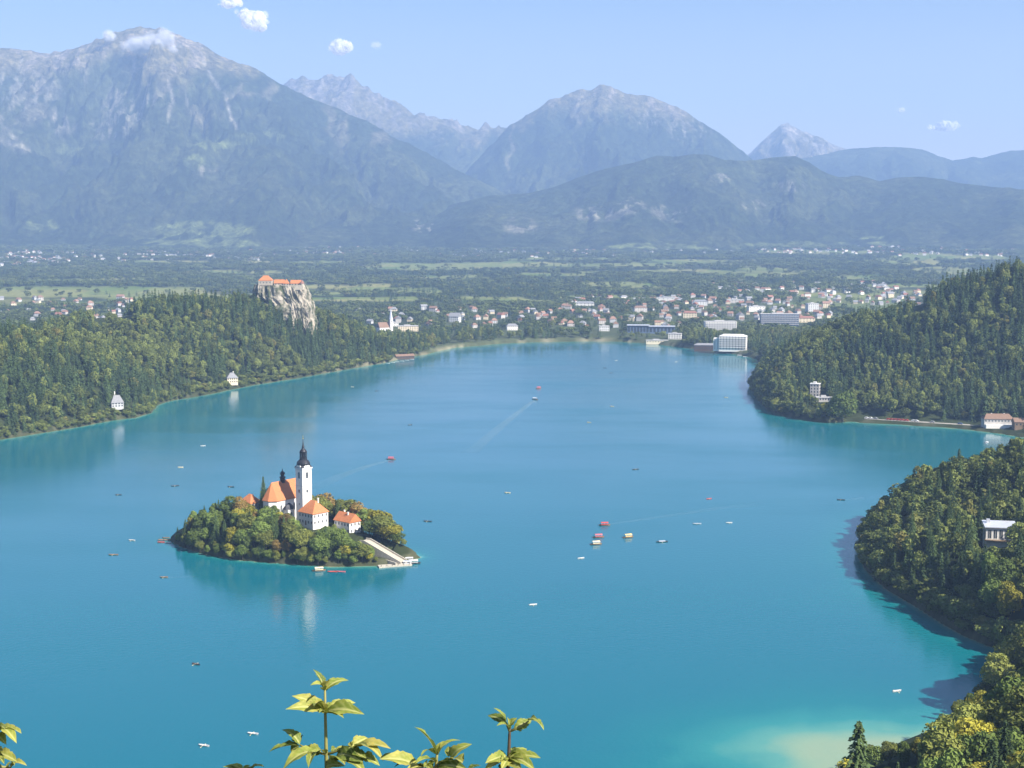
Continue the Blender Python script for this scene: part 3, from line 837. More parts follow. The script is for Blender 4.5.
fx, fy, fz, fh, wd = fx[okf], fy[okf], fz[okf], fh[okf], wd[okf]
n = len(fx)
fs = rng.random(n) < np.clip((fbm(fx / 300, fy / 300, 3) - .3) * 2, .1, .8)
fw = rng.uniform(1.0, 1.6, n) * np.interp(fy, [2650, 6000, 8600], [1.0, 1.45, 1.8])
gn_wood('plain_woods', np.stack([fx, fy, fz - 0.4], 1), np.where(fs, 3 + rng.integers(0, 2, n), rng.integers(0, 3, n)), np.stack([fh * fw, fh * fw, fh], 1), rots(n, rng), far_src)
print('forest trees', len(REST), 'plain trees', n)

# ------------------------------------------------------------------ trees one by one
def place_tree(x, y, z, h, spruce, tone, label, group, rng_, wide=1.0):
    nm = 'spruce_tree' if spruce else 'broadleaf_tree'
    t = empty(nm, (x, y, z), rng_.random() * 6.28)
    tag(t, label, 'tree', group)
    cm = rng_.choice(NEAR_S if spruce else NEAR_B)
    c = link('crown', cm, t); c.scale = (h * wide, h * wide, h)
    c.material_slots[0].link = 'OBJECT'; c.material_slots[0].material = LEAF[tone]
    k = link('trunk', rng_.choice(TRK_S if spruce else TRK_B), t); k.scale = (h, h, h)
    return t
prng = random.Random(3)
LAB = {'green': 'green', 'olive': 'olive green', 'yellow': 'yellow green', 'rust': 'rust brown', 'dark': 'dark green'}
for i in ONE:
    sp = bool(W['s'][i]); x, y, z, h = (float(W[k][i]) for k in 'xyzh')
    tone = 'dark' if sp else prng.choices(['green', 'olive', 'yellow', 'rust'], [6, 5, 1.2, .3] if y > 600 else [4, 6, 2.2, 0])[0]
    where = 'on the steep near slope at the lower right' if y < 600 else ('on the shaded shore of the right bay' if y < 800 else 'on the wooded point at the right edge')
    kindw = 'dark spruce tree' if sp else LAB[tone] + ' broadleaf tree'
    place_tree(x, y, z - .3, h, sp, tone, kindw + ' ' + where, kindw + 's ' + where, prng, prng.uniform(.9, 1.2))

# ================================================================== BUILDINGS
M = {
    'white': simple_mat('white_render', (0.72,0.69,0.64), 0.85, 0.08, 0.6), 'cream': simple_mat('cream_render', (0.66,0.56,0.40), 0.85, 0.1, 0.6),
    'grey': simple_mat('grey_render', (0.45,0.45,0.45), 0.85, 0.1, 0.5), 'pale': simple_mat('pale_grey_render', (0.58,0.57,0.56), 0.85, 0.1, 0.5),
    'orange': simple_mat('orange_roof_tiles', (0.45,0.165,0.065), 0.8, 0.22, 1.4), 'brick': simple_mat('brick_red_tiles', (0.25,0.12,0.085), 0.8, 0.22, 1.2),
    'brown': simple_mat('brown_roof_tiles', (0.20,0.125,0.085), 0.8, 0.2, 1.2), 'slate': simple_mat('grey_roof_slates', (0.22,0.22,0.23), 0.7, 0.2, 1.0),
    'flat': simple_mat('roof_gravel', (0.42,0.41,0.40), 0.9, 0.12, 0.4), 'black': simple_mat('dark_copper', (0.030,0.030,0.036), 0.45, 0.3, 1.5, 0.3),
    'stone': simple_mat('pale_stone', (0.42,0.38,0.31), 0.9, 0.2, 0.9), 'castle': simple_mat('castle_wall', (0.40,0.35,0.28), 0.9, 0.18, 0.5),
    'wood': simple_mat('weathered_wood', (0.20,0.14,0.09), 0.85, 0.25, 3), 'darkwood': simple_mat('dark_boards', (0.075,0.05,0.035), 0.8, 0.25, 3),
    'metal': simple_mat('pale_metal_roof', (0.62,0.63,0.66), 0.35, 0.1, 0.6, 0.4), 'blue': simple_mat('blue_grey_cladding', (0.10,0.14,0.22), 0.5, 0.15, 0.5),
    'faded': simple_mat('faded_roof_tiles', (0.27,0.16,0.115), 0.85, 0.2, 1.0),
    'off': simple_mat('off_white_render', (0.46,0.43,0.40), 0.85, 0.12, 0.5),
    'gold': simple_mat('gilding', (0.7,0.5,0.15), 0.3, 0.1, 3, 0.9),
}
gl, nt, b = new_mat('window_glass')
n = noise_node(nt, 0.7, 2); r = ramp(nt, n.outputs[0], [(0.35,(0.02,0.026,0.035)),(0.7,(0.07,0.085,0.10))]); nt.links.new(r.outputs[0], b.inputs['Base Color'])
b.inputs['Roughness'].default_value = 0.12; M['glass'] = gl

def roof_solid(m, w, d, h0, rise, over=0.6, hip=None, mi=0, thick=0.25):
    """roof over a w (x) by d (y) plan centred on 0: ridge along x; hip = length cut from the ridge at each end (0 = gable)"""
    x, y = w/2 + over, d/2 + over
    hp = 0 if hip is None else hip
    v = [(-x,-y,h0),(x,-y,h0),(x,y,h0),(-x,y,h0),(-x+hp,0,h0+rise),(x-hp,0,h0+rise)]
    f = [(0,1,5,4),(2,3,4,5),(3,0,4),(1,2,5)]
    lo = [(a,bb,c-thick) for a,bb,c in v[:4]]
    m.poly(v + lo, f + [(0,6,7,1),(1,7,8,2),(2,8,9,3),(3,9,6,0),(9,8,7,6)], mi)
    return m
def walls_solid(m, w, d, h, mi=0, gable=0.0, base=-3.0):
    m.box(-w/2, w/2, -d/2, d/2, base, h, mi)
    if gable:
        for s in (-1, 1):
            x = s * (w/2 - 0.003); xi = s * (w/2 - 0.4)
            m.poly([(x,-d/2,h),(x,d/2,h),(x,0,h+gable),(xi,-d/2,h),(xi,d/2,h),(xi,0,h+gable)], [(0,1,2),(5,4,3),(0,3,4,1),(1,4,5,2),(2,5,3,0)], mi)
    return m
_win = {}
def window_at(parent, x, y, z, w, h, side, mat='glass', frame=None, arch=False):
    """one window: glass set 6 cm proud in a plain surround; side 0 = -y face, 1 = +x, 2 = +y, 3 = -x"""
    key = (round(w,2), round(h,2), frame, arch, mat)
    if key not in _win:
        m = MB().box(-w/2, w/2, -0.06, 0.12, -h/2, h/2)
        if arch: m.poly([(-w/2,-0.06,h/2)]+[(w/2*math.cos(t),-0.06,h/2+w/2*math.sin(t)) for t in (2.6,2.1,1.57,1.05,.5)]+[(w/2,-0.06,h/2)], [tuple(range(6,-1,-1))])
        g = m.mesh('window', M[mat]); fr = None
        if frame:
            q = MB(); t = 0.16
            q.box(-w/2-t, w/2+t, -0.12, 0.1, -h/2-t, -h/2-.003); q.box(-w/2-t, w/2+t, -0.10, 0.1, h/2+.003 if not arch else h/2+w/2, (h/2 if not arch else h/2+w/2)+t)
            q.box(-w/2-t, -w/2-.003, -0.09, 0.1, -h/2, h/2); q.box(w/2+.003, w/2+t, -0.09, 0.1, -h/2, h/2); q.box(-.05, .05, -0.09, -.061, -h/2, h/2)
            fr = q.mesh('frame', M[frame])
        _win[key] = (g, fr)
    g, fr = _win[key]
    o = link('window', g, parent, (x, y, z), (0, math.pi/2, math.pi, -math.pi/2)[side])
    if fr: link('frame', fr, o)
    return o
def block(name, label, cat, p, rz, w, d, h, wall='white', roof='flat', kind='flat', rise=3.0, floors=3, cols=(6,3), balcony=None, hip=None, group=None, winsize=None, frame=None, sides=(0,1)):
    t = empty(name, p, rz); tag(t, label, cat, group)
    walls_solid(MB(), w, d, h, gable=rise*0.97 if kind == 'gable' else 0).build('wall', M[wall], t)
    if kind == 'flat':
        m = MB(); m.box(-w/2-.5, w/2+.5, -d/2-.5, d/2+.5, h+.003, h+.7); m.box(-w*.2, w*.12, -d*.2, d*.25, h+.703, h+2.6); m.build('roof', M[roof], t)
    else:
        roof_solid(MB(), w, d, h+.01, rise, hip=(0 if kind == 'gable' else (hip or d*0.45))).build('roof', M[roof], t)
    fh = h / floors; ww, wh = winsize or (min(1.6, w/cols[0]*.5), min(1.7, fh*.55))
    for s, n_ in zip(sides, cols):
        L = w if s in (0, 2) else d
        for k in range(n_):
            q = -L/2 + (k + .5) * L / n_
            for fl in range(floors):
                z = fl * fh + fh * .55
                if s == 0: window_at(t, q, -d/2, z, ww, wh, 0, frame=frame)
                elif s == 1: window_at(t, w/2, q, z, ww, wh, 1, frame=frame)
                elif s == 3: window_at(t, -w/2, q, z, ww, wh, 3, frame=frame)
    if balcony:
        for fl in range(1, floors):
            m = MB(); m.box(-w/2+.4, w/2-.4, -d/2-1.5, -d/2-.13, fl*fh-.12, fl*fh+.12); m.box(-w/2+.4, w/2-.4, -d/2-1.52, -d/2-1.42, fl*fh+.122, fl*fh+1.05)
            m.build('balcony', M[balcony], t)
    return t
def chimney(t, x, y, z, h=2.0, mat='white'):
    return MB().box(x-.45, x+.45, y-.4, y+.4, z-1.5, z+h).box(x-.6, x+.6, y-.55, y+.55, z+h+.003, z+h+.25).build('chimney', M[mat], t)

# ------------------------------------------------------------------ island: church, bell tower, houses, stairs
tp = at_depth(304.3, 520, 916.0); TZ = 16.0
tower = empty('bell_tower', (tp.x, tp.y, TZ), R(45)); tag(tower, 'tall white bell tower with a black baroque spire on the island', 'church tower')
s = 3.75
m = MB(); m.box(-s, s, -s, s, -1, 37.2)
m.build('shaft', M['white'], tower)
m = MB()
for z0, z1, e in ((25.6,26.0,.18),(36.4,36.8,.25),(37.2,37.9,.55)): MB().box(-s-e, s+e, -s-e, s+e, z0+.003, z1).build('cornice', M['pale'], tower)
m = MB()
for sg in (-1, 1):                                      # low curved gables over the four faces
    pts = [(-2.6,0),(-2.3,.9),(-1.4,1.7),(0,2.1),(1.4,1.7),(2.3,.9),(2.6,0)]
    for ax in (0, 1):
        v0 = [(x, sg*(s+.3), 37.9+z) if ax == 0 else (sg*(s+.3), x, 37.9+z) for x, z in pts]
        v1 = [(x, sg*(s-.4), 37.9+z) if ax == 0 else (sg*(s-.4), x, 37.9+z) for x, z in pts]
        n_ = len(pts); m.poly(v0+v1, [tuple(range(n_)), tuple(range(2*n_-1,n_-1,-1))] + [(i,i+n_,(i+1)%n_+n_,(i+1)%n_) for i in range(n_)])
m.build('gable', M['white'], tower)
q2 = math.sqrt(2)
sp = MB().lathe([(s*q2+.6,37.95),(s*q2+.2,38.5),(4.6,39.3),(4.3,40.4),(4.15,41.3),(3.5,42.2),(2.6,42.8),(2.5,43.4)], 4, rot=R(45))
sp.lathe([(4.35,39.6),(4.5,40.4),(4.2,41.4),(3.3,42.4),(2.5,43.0),(2.5,43.8)], 16)
sp.build('roof_bulb', M['black'], tower, smooth=False)
lan = MB().lathe([(2.5,43.8),(2.6,44.1),(1.1,44.2),(1.0,47.6),(2.5,47.7),(2.55,48.1)], 12)
for k in range(8):
    a = R(45*k+22.5); lan.tube([(2.1*math.cos(a),2.1*math.sin(a),44.0),(2.1*math.cos(a),2.1*math.sin(a),47.8)], 0.34, 6)
lan.build('lantern', M['black'], tower)
MB().lathe([(2.5,48.1),(2.35,48.6),(1.75,49.5),(1.15,50.1),(0.75,50.7),(0.95,51.3),(0.75,51.9),(0.5,52.5),(0.32,54.2),(0.12,56.6)], 14).build('spire', M['black'], tower, smooth=True)
m = MB().lathe([(0.05,56.5),(.4,56.8),(.45,57.1),(.3,57.4),(.05,57.5)], 10); m.box(-.08,.08,-.08,.08,57.4,59.4); m.box(-.6,.6,-.07,.07,58.4,58.6); m.build('cross', M['gold'], tower)
for sd in range(4):
    x, y = [(0,-s),(s,0),(0,s),(-s,0)][sd]
    window_at(tower, x, y, 32.4, 1.9, 3.2, sd, frame='pale', arch=True)
    window_at(tower, x, y, 22.2, 1.5, 1.9, sd, frame='pale')
    window_at(tower, x, y, 13.5, .7, 1.5, sd)

# nave: local x along the axis (away to the right), local y across; origin at the middle of the apse end
A = Vector((0.60, 0.80, 0)); Cc = Vector((-0.80, 0.60, 0))
fc_ = on_level(277.2, 501.0, 31.4); fcp = Vector((fc_.x, fc_.y, 0))
ang = math.atan2(A.y, A.x)
o0 = fcp + Cc * 6.6
church = empty('church', (o0.x, o0.y, 16.0), ang); tag(church, 'white church with steep orange roof beside the bell tower', 'church')
hw, Ln, eh = 6.6, 23.0, 15.4
plan = [(0,-hw),(Ln,-hw),(Ln,hw),(0,hw),(-4.0,2.6),(-4.0,-2.6)]
MB().prism(plan, -2, eh).build('wall', M['white'], church)
e = .7
eo = [(-.3,-hw-e),(Ln+e,-hw-e),(Ln+e,hw+e),(-.3,hw+e),(-4-e,2.9),(-4-e,-2.9)]
v = [(x,y,eh+.01) for x,y in eo] + [(1.2,0,eh+11.5),(Ln+e,0,eh+11.5)] + [(x,y,eh-.3) for x,y in eo]
MB().poly(v, [(0,1,7,6),(2,3,6,7),(1,2,7),(3,4,6),(4,5,6),(5,0,6)] + [(i,8+i,8+(i+1)%6,(i+1)%6) for i in range(6)] + [(13,12,11,10,9,8)]).build('roof', M['orange'], church)
tr_ = MB().lathe([(1.7,eh+10.0),(1.7,eh+13.4),(2.2,eh+13.5),(2.1,eh+13.9),(1.2,eh+14.4),(1.0,eh+14.9),(1.6,eh+15.6),(1.75,eh+16.3),(1.2,eh+17.2),(.4,eh+17.9),(.1,eh+19.6)], 10, cx=11.5)
tr_.build('ridge_turret', M['black'], church, smooth=True)
for k in range(3): window_at(church, 3.5+6*k, -hw, 9.2, 1.5, 4.2, 0, frame='pale', arch=True)
for yy in (0,): window_at(church, -4, yy, 9.2, 1.3, 4.0, 3, frame='pale', arch=True)
ch = MB().box(5.2, 11.4, -hw-4.6, -hw-.003, -2, 9.0); ch.build('side_chapel', M['white'], church)
MB().lathe([(4.5,9.01),(4.3,9.5),(3.6,10.9),(2.4,12.1),(1.0,12.8),(.25,13.2)], 8, cx=8.3, cy=-hw-2.3, rot=R(22.5), sy=.62).build('chapel_dome', M['black'], church)
window_at(church, 8.3, -hw-4.6, 5.2, 1.4, 2.6, 0, frame='pale', arch=True)

def island_house(name, label, px, row, z, rz, w, d, h, rise, kind, cols, floors=2, hip=None, roofm='orange', group=None):
    p = on_level(px, row, z)
    t = block(name, label, 'house', (p.x, p.y, z), rz, w, d, h, 'white', roofm, kind, rise, floors, cols, hip=hip, frame='pale', sides=(0,1), winsize=(1.15,1.7), group=group)
    return t
t = island_house('hipped_house', 'white two storey house under orange hipped roof below the bell tower', 313.5, 523.5, 17.0, R(-42), 14.5, 13.0, 8.2, 7.6, 'hip', (5,4), hip=5.6)
chimney(t, 3.0, 1.5, 15.0)
door = MB().box(-.7,.7,-6.66,-6.4,0,2.3).build('door', M['wood'], t)
t = island_house('gabled_house', 'white house with gable and orange roof above the island stairs', 347.5, 532.0, 11.5, R(-42), 15.0, 9.6, 8.0, 5.2, 'gable', (5,3))
chimney(t, -4.2, 1.2, 12.0, 1.8); chimney(t, 2.0, -1.2, 12.0, 1.6)
MB().box(-7.5, -2.5, -9.2, -4.803, -3, 3.2).build('annex', M['white'], t)
window_at(t, 7.5, 0, 10.2, .9, 1.2, 1, frame='pale')
t = island_house('hermit_house', 'small orange roofed house left of the church among trees', 250.5, 512.0, 16.0, R(-38), 11.0, 10.0, 7.2, 5.6, 'hip', (3,3), hip=5.0)
chimney(t, 1.5, 1.0, 11.0, 1.4)

# the great stone stairs down to the landing
P1 = on_level(367.5, 541.0, 12.0); P2 = on_level(404.0, 562.5, 1.1)
dv_ = Vector((P2.x-P1.x, P2.y-P1.y, 0)); L = dv_.length; ang = math.atan2(dv_.y, dv_.x)
st = empty('stone_staircase', (P1.x, P1.y, 0), ang); tag(st, 'long straight stone stairs from the island houses down to the landing', 'stairs')
m = MB(); ns = 44
for k in range(ns):
    zt = 12.0 + (1.1 - 12.0) * (k + 1) / ns
    m.box(L*k/ns, L*(k+1)/ns - .002, -3.3, 3.3, -0.8, zt)
m.box(-3.5, -.003, -3.3, 3.3, 3, 12.0)
m.build('steps', M['stone'], st)
for sy in (-1, 1):
    v = [];
    for x, z in ((-3.5,12.0),(0,12.0),(L,1.1)):
        for yy in (3.31, 3.85): v += [(x, sy*yy, z+1.05), (x, sy*yy, -0.8)]
    f = []
    for i in range(2):
        a = 4*i; bq = 4*(i+1)
        f += [(a,a+2,bq+2,bq),(a+2,a+3,bq+3,bq+2),(a+1,a,bq,bq+1),(a+3,a+1,bq+1,bq+3)]
    f += [(0,1,3,2),(9,8,10,11)]
    MB().poly(v, f).build('parapet', M['stone'], st)
# terrace walls between the stairs and the wooded bank
for k, (a_, b_, z0, z1) in enumerate([((372,553),(392,560),-.5,6.2),((376,560),(396,565),-.5,3.2)]):
    qa = on_level(*a_, 1.0); qb = on_level(*b_, 1.0); d_ = qb - qa
    w_ = empty('retaining_wall', (qa.x, qa.y, 0), math.atan2(d_.y, d_.x)); tag(w_, ['upper pale stone terrace wall beside the island stairs', 'lower stone terrace wall just above the island landing'][k], 'wall')
    m = MB()
    for j in range(8): m.box(d_.length*j/8, d_.length*(j+1)/8-.004, -.35, .35, z0, z1 - (z1-2.0)*.6*j/8)
    m.build('masonry', M['stone'], w_); MB().box(-.1, .5, -.5, .5, z0, z1+.3).build('end_pier', M['stone'], w_)
qa = on_level(379, 568, 0); qb = on_level(412, 565.5, 0); d_ = qb - qa
quay = empty('landing_quay', (qa.x, qa.y, 0), math.atan2(d_.y, d_.x)); tag(quay, 'pale stone landing at the foot of the island stairs', 'landing')
MB().box(0, d_.length, -.5, 4.5, -1.5, .9).build('platform', M['stone'], quay)
for k in range(6): MB().lathe([(.16,.9),(.16,1.5),(.24,1.55),(.2,1.75)], 8, cx=1.5+3.6*k, cy=-.1).build('bollard', M['darkwood'], quay)

# ------------------------------------------------------------------ castle on its rock
def rock_loft():
    nz, na = 64, 240
    zs = np.linspace(40, 126, nz); a = np.linspace(0, 2*np.pi, na, endpoint=False)
    V = []
    for z in zs:
        u = (z - 40) / 86.0
        xr = np.interp(u, [0, .3, .62, .85, 1], [-300, -304, -310, -316, -321]); xl = np.interp(u, [0, .7, .8, 1], [-372, -384, -396, -396])
        cx, rx = (xr + xl) / 2, (xr - xl) / 2
        cy, ry = 2168, np.interp(u, [0, 1], [52, 36])
        ca, sa = np.cos(a), np.sin(a)
        x = cx + rx * np.sign(ca) * np.abs(ca) ** 0.6; y = cy + ry * np.sign(sa) * np.abs(sa) ** 0.6
        s_ = a / (2*np.pi) * 34
        nse = (ridged(s_ * 1.0 + 40, np.full(na, z / 26.0), 4) - .6) * 12 + (fbm(s_ * 2.2, np.full(na, z / 9.0), 4) - .5) * 9
        nse *= 1 - 0.7 * max(0, (u - .9) / .1)
        x = x + nse * ca * .7; y = y + nse * sa
        V.append(np.stack([x, y, np.full(na, z) + (fbm(s_ * 3, np.full(na, z / 6.0), 2) - .5) * 3], 1))
    V = np.concatenate(V)
    f = []
    for i in range(nz - 1):
        k = np.arange(na); f.append(np.stack([i*na+k, i*na+(k+1)%na, (i+1)*na+(k+1)%na, (i+1)*na+k], 1))
    me = raw_mesh('rock_cliff', V, np.concatenate(f), smooth=False)
    return V, me, nz, na
V, me, nz, na = rock_loft()
cm_, nt, b = new_mat('limestone_cliff')
mp = N(nt, 'ShaderNodeMapping'); tc = N(nt, 'ShaderNodeTexCoord'); mp.inputs['Scale'].default_value = (1, 1, 0.4)
nt.links.new(tc.outputs['Object'], mp.inputs['Vector'])
nz_ = N(nt, 'ShaderNodeTexNoise'); nz_.inputs['Scale'].default_value = 0.11; nz_.inputs['Detail'].default_value = 7; nz_.inputs['Roughness'].default_value = .62
nt.links.new(mp.outputs[0], nz_.inputs['Vector'])
cr_ = ramp(nt, nz_.outputs[0], [(0.40,(0.055,0.065,0.03)),(0.47,(0.16,0.15,0.11)),(0.55,(0.31,0.275,0.22)),(0.72,(0.44,0.38,0.30))])
nt.links.new(cr_.outputs[0], b.inputs['Base Color']); b.inputs['Roughness'].default_value = .95; b.inputs['Specular IOR Level'].default_value = .1
me.materials.append(cm_); tag(link('rock_cliff', me), kind='structure')
top = [tuple(V[(nz-1)*na+k]) for k in range(0, na, 2)]
tm = MB(); tm.poly([(x,y,125.6) for x,y,_ in top], [tuple(range(len(top)))]); o = tm.build('rock_top', gm); tag(o, kind='structure')
CZ = 124.5
def cpos(px, D): p = at_depth(px, 282, D); return Vector((p.x, p.y, CZ))
castle = empty('castle', cpos(281, 2155)); tag(castle, 'old castle with orange roofs on top of the cliff', 'castle')
c0 = castle.location
def cpart(fn, nm, mat, px, D): p = cpos(px, D) - c0; return fn.build(nm, M[mat], castle, loc=(p.x, p.y, 0))
def cblock(px, D, w, d, h, rise, kind, wn):
    p = cpos(px, D) - c0
    wl = walls_solid(MB(), w, d, h, gable=rise*.97 if kind == 'gable' else 0, base=-5).build('wall', M['castle'], castle, loc=(p.x, p.y, 0))
    roof_solid(MB(), w, d, h+.02, rise, .5, hip=0 if kind == 'gable' else d*.42).build('roof', M['orange'], wl)
    for k in range(wn): window_at(wl, -w/2 + (k+.5)*w/wn, -d/2, h*.62, 1.3, 1.9, 0)
cblock(266, 2158, 20, 17, 8.5, 7.5, 'hip', 4)
cblock(279.5, 2162, 15, 10, 4.2, 5.5, 'gable', 3)
cblock(286.5, 2158, 8, 10, 3.8, 6.5, 'hip', 2)
cblock(296, 2160, 15, 10, 3.8, 5.2, 'gable', 3)
cpart(MB().lathe([(3.4,-6),(3.4,4.0)], 16), 'round_tower', 'castle', 302, 2152); cpart(MB().lathe([(4.1,4.02),(.1,9.6)], 16), 'tower_roof', 'brick', 302, 2152)
m = MB(); a_, b_ = cpos(274, 2134) - c0, cpos(303, 2137) - c0
m.box(a_.x, b_.x, a_.y, a_.y + 1.0, -5, 1.6)
for k in range(20): m.box(a_.x + (b_.x-a_.x)*k/20, a_.x + (b_.x-a_.x)*(k+.55)/20, a_.y+.003, a_.y+.9, 1.603, 2.3)
m.build('curtain_wall', M['castle'], castle)

# ------------------------------------------------------------------ villas and hotels round the lake
S = SITES
def zoff(p, dz=0.0): return (p.x, p.y, p.z + dz)
t = block('shore_villa', 'pale villa with grey hipped roof on the left lake shore', 'villa', zoff(S['shore_villa'], .5), R(20), 14, 12, 7.0, 'cream', 'slate', 'hip', 6.5, 2, (5,4), hip=5.5); chimney(t, 2, 1, 13)
t = block('woodland_villa', 'villa with steep grey roof half hidden by trees on the left shore', 'villa', zoff(S['woodland_villa'], .5), R(24), 13, 11, 5.0, 'grey', 'slate', 'hip', 8.0, 2, (4,3), hip=4); chimney(t, -2, 1, 15)
# parish church
p = S['parish_church']
pc = empty('parish_church', zoff(p), R(35)); tag(pc, 'pale church with slender pointed white steeple near the left end of town', 'church')
walls_solid(MB(), 26, 13, 13, gable=9.5).build('nave', M['white'], pc); roof_solid(MB(), 26, 13, 13.02, 10, .5, 0).build('roof', M['brown'], pc)
m = MB().box(9.5, 14.9, -8.9, -3.2+.0, -3, 29); m.build('tower', M['white'], pc)
MB().lathe([(4.2,29.01),(3.6,30),(.1,50)], 8, cx=12.2, cy=-6.05, rot=R(22.5)).build('steeple', M['metal'], pc)
for k in range(4): window_at(pc, -9+5*k, -6.5, 7.5, 1.6, 5.5, 0, arch=True)
window_at(pc, 12.2, -8.9, 24, 1.6, 3.0, 0, arch=True)
t = block('lakeside_hotel', 'large white lakeside hotel with balconies at the water edge', 'hotel', zoff(S['hotel_white'], 1), R(-14), 46, 22, 23, 'white', 'pale', 'hip', 3.5, 6, (9,4), balcony='white', hip=8)
m = MB(); m.box(-33, -23.01, -6, 10, -3, 19); m.build('wing', M['white'], t)
for k in range(2):
    for fl in range(5): window_at(t, -30.5+5*k, -6, 2+3.6*fl, 1.6, 1.8, 0)
t = block('boathouse_restaurant', 'low dark waterside building left of the white lakeside hotel', 'building', zoff(S['hotel_white_low'], 1), R(-6), 48, 16, 8, 'darkwood', 'slate', 'hip', 3.0, 2, (12,3), hip=6)
t = block('terraced_hotel', 'white hotel with a grid of balconies behind the lakeside', 'hotel', zoff(S['hotel_mid']), R(4), 62, 20, 19, 'white', 'flat', 'flat', 3, 5, (12,3), balcony='pale')
t = block('slab_hotel', 'long dark blue grey slab hotel with pale balcony bands', 'hotel', zoff(S['hotel_slab']), R(-3), 78, 20, 25, 'blue', 'flat', 'flat', 3, 6, (14,3), balcony='pale')
hp_ = S['hall']
hl_ = empty('congress_hall', zoff(hp_), R(-5)); tag(hl_, 'long low dark blue hall with flat pale roofs by the lake', 'hall')
for x0, x1, h_ in ((-48,-6,15),(-5.99,44,13)):
    w_ = MB().box(x0, x1, -10, 12, -3, h_).build('wall', M['blue'], hl_); MB().box(x0-1, x1+1, -12, 13, h_+.01, h_+1.0).build('roof', M['metal'], w_)
    for k in range(7): window_at(w_, x0+(k+.5)*(x1-x0)/7, -10, h_*.5, 4.2, h_*.6, 0)
block('pool_house', 'white block building beside the long dark hall', 'building', zoff(S['pool_house']), R(-12), 24, 14, 10, 'white', 'flat', 'flat', 3, 3, (5,3))
block('lake_terrace', 'low pale terrace building at the water below the dark hall', 'building', zoff(S['terrace'], .5), R(-3), 40, 10, 4.5, 'cream', 'flat', 'flat', 3, 1, (8,2))
block('flat_roof_hotel', 'wide low cream hotel with flat roof right of the steeple', 'hotel', zoff(S['low_hotel']), R(8), 40, 16, 10, 'cream', 'flat', 'flat', 3, 3, (9,3))
t = block('long_house', 'white low house just right of the steeple', 'house', zoff(S['long_house']), R(12), 22, 12, 7, 'white', 'flat', 'flat', 3, 2, (6,3))
t = block('gabled_villa', 'grey villa with steep slate roof amid lakeside trees', 'villa', zoff(S['gable_house']), R(-20), 22, 16, 12, 'pale', 'slate', 'gable', 8, 3, (5,3))
t = block('park_house', 'small white house behind the far shore lawn', 'house', zoff(S['white_house']), R(10), 22, 12, 9, 'white', 'slate', 'hip', 4, 2, (6,3), hip=5)
t = block('park_pavilion', 'pale flat roofed pavilion above a lawn at the far shore', 'pavilion', zoff(S['park_pavilion']), R(3), 20, 12, 10, 'pale', 'flat', 'flat', 3, 2, (5,3))
t = block('tower_villa', 'tall square white villa on the right shore among trees', 'villa', zoff(S['tower_villa'], 1), R(-20), 10.5, 9.5, 14.5, 'off', 'pale', 'flat', 1, 4, (3,3), winsize=(1.2,1.9))
t = block('lakeside_kiosk', 'low pale roofed pavilion below the tall square villa', 'pavilion', zoff(S['kiosk'], .5), R(-6), 18, 8, 3.6, 'off', 'flat', 'flat', 1, 1, (6,2))
t = block('lakeside_inn', 'long white inn with brown roof on the right lakeside road', 'inn', zoff(S['inn'], .3), R(-4), 30, 13, 9.0, 'off', 'brown', 'hip', 5.0, 2, (9,3), hip=4.0, frame='pale'); chimney(t, -6, 1, 12); chimney(t, 7, 1, 12)
MB().box(-14, 14, -10.5, -6.51, -3, 3.4).build('veranda', M['white'], t)
t = block('boat_shed', 'brown roofed shed at the right edge next to the long white inn', 'shed', zoff(S['inn_side'], .3), R(-4), 16, 11, 5.5, 'wood', 'brown', 'gable', 4.0, 1, (4,2))
lp = S['lodge']
lod = empty('glazed_lodge', zoff(lp, 2.5), R(-10)); tag(lod, 'white house with pale metal roof and tall windows in the wood at right', 'house')
walls_solid(MB(), 17, 11, 9.5, base=-7).build('wall', M['white'], lod)
m = MB(); m.box(-9.4, 9.4, -6.6, 6.4, 9.51, 10.0); m.poly([(-9.4,-6.6,10.003),(9.4,-6.6,10.003),(9.4,6.4,11.6),(-9.4,6.4,11.6),(-9.4,6.4,10.003),(9.4,6.4,10.003)], [(0,1,2,3),(3,2,5,4),(0,3,4),(1,5,2)]); m.build('roof', M['metal'], lod)
MB().box(-7.4,-5.4,1,3,10.5,13.2).build('chimney', M['metal'], lod)
for k in range(5): window_at(lod, -6.4+3.2*k, -5.5, 5.6, 2.0, 5.0, 0, frame='white')
for k in range(3): window_at(lod, -8.5, -3.4+3.4*k, 5.6, 1.8, 4.6, 3, frame='white')
MB().box(-9.2, 9.2, -8.6, -5.62, 2.2, 2.5).build('deck', M['wood'], lod)

for i, (px, row, w_, d_, h_, wl, rf, lb) in enumerate([(668,301,60,22,9,'white','flat','long low white hall at the back of the town'), (700,306,34,20,12,'pale','slate','pale block with grey roof in the middle of the town'),
    (756,311,40,18,11,'white','flat','white flat roofed block left of the dark slab hotel'), (690,318,30,18,12,'cream','brick','cream block with red roof above the lakeside hotel'), (806,322,34,22,9,'cream','brick','wide cream building with red roof right of the dark slab hotel'),
    (812,312,26,20,20,'pale','flat','tall pale grey block right of the dark slab hotel'), (585,306,46,16,8,'white','slate','long white house with grey roof behind the park trees'), (735,303,44,20,9,'off','flat','wide off white hall behind the grid fronted hotel'), (640,312,30,18,11,'off','brown','off white block with brown roof behind the long dark hall')]):
    p = on_plain(px, row); block('town_block', lb, 'building', zoff(p), R(8*(i % 3) - 8), w_, d_, h_, wl, rf, 'flat' if rf == 'flat' else 'hip', 4.0, max(2, int(h_//4)), (5,2), hip=5)
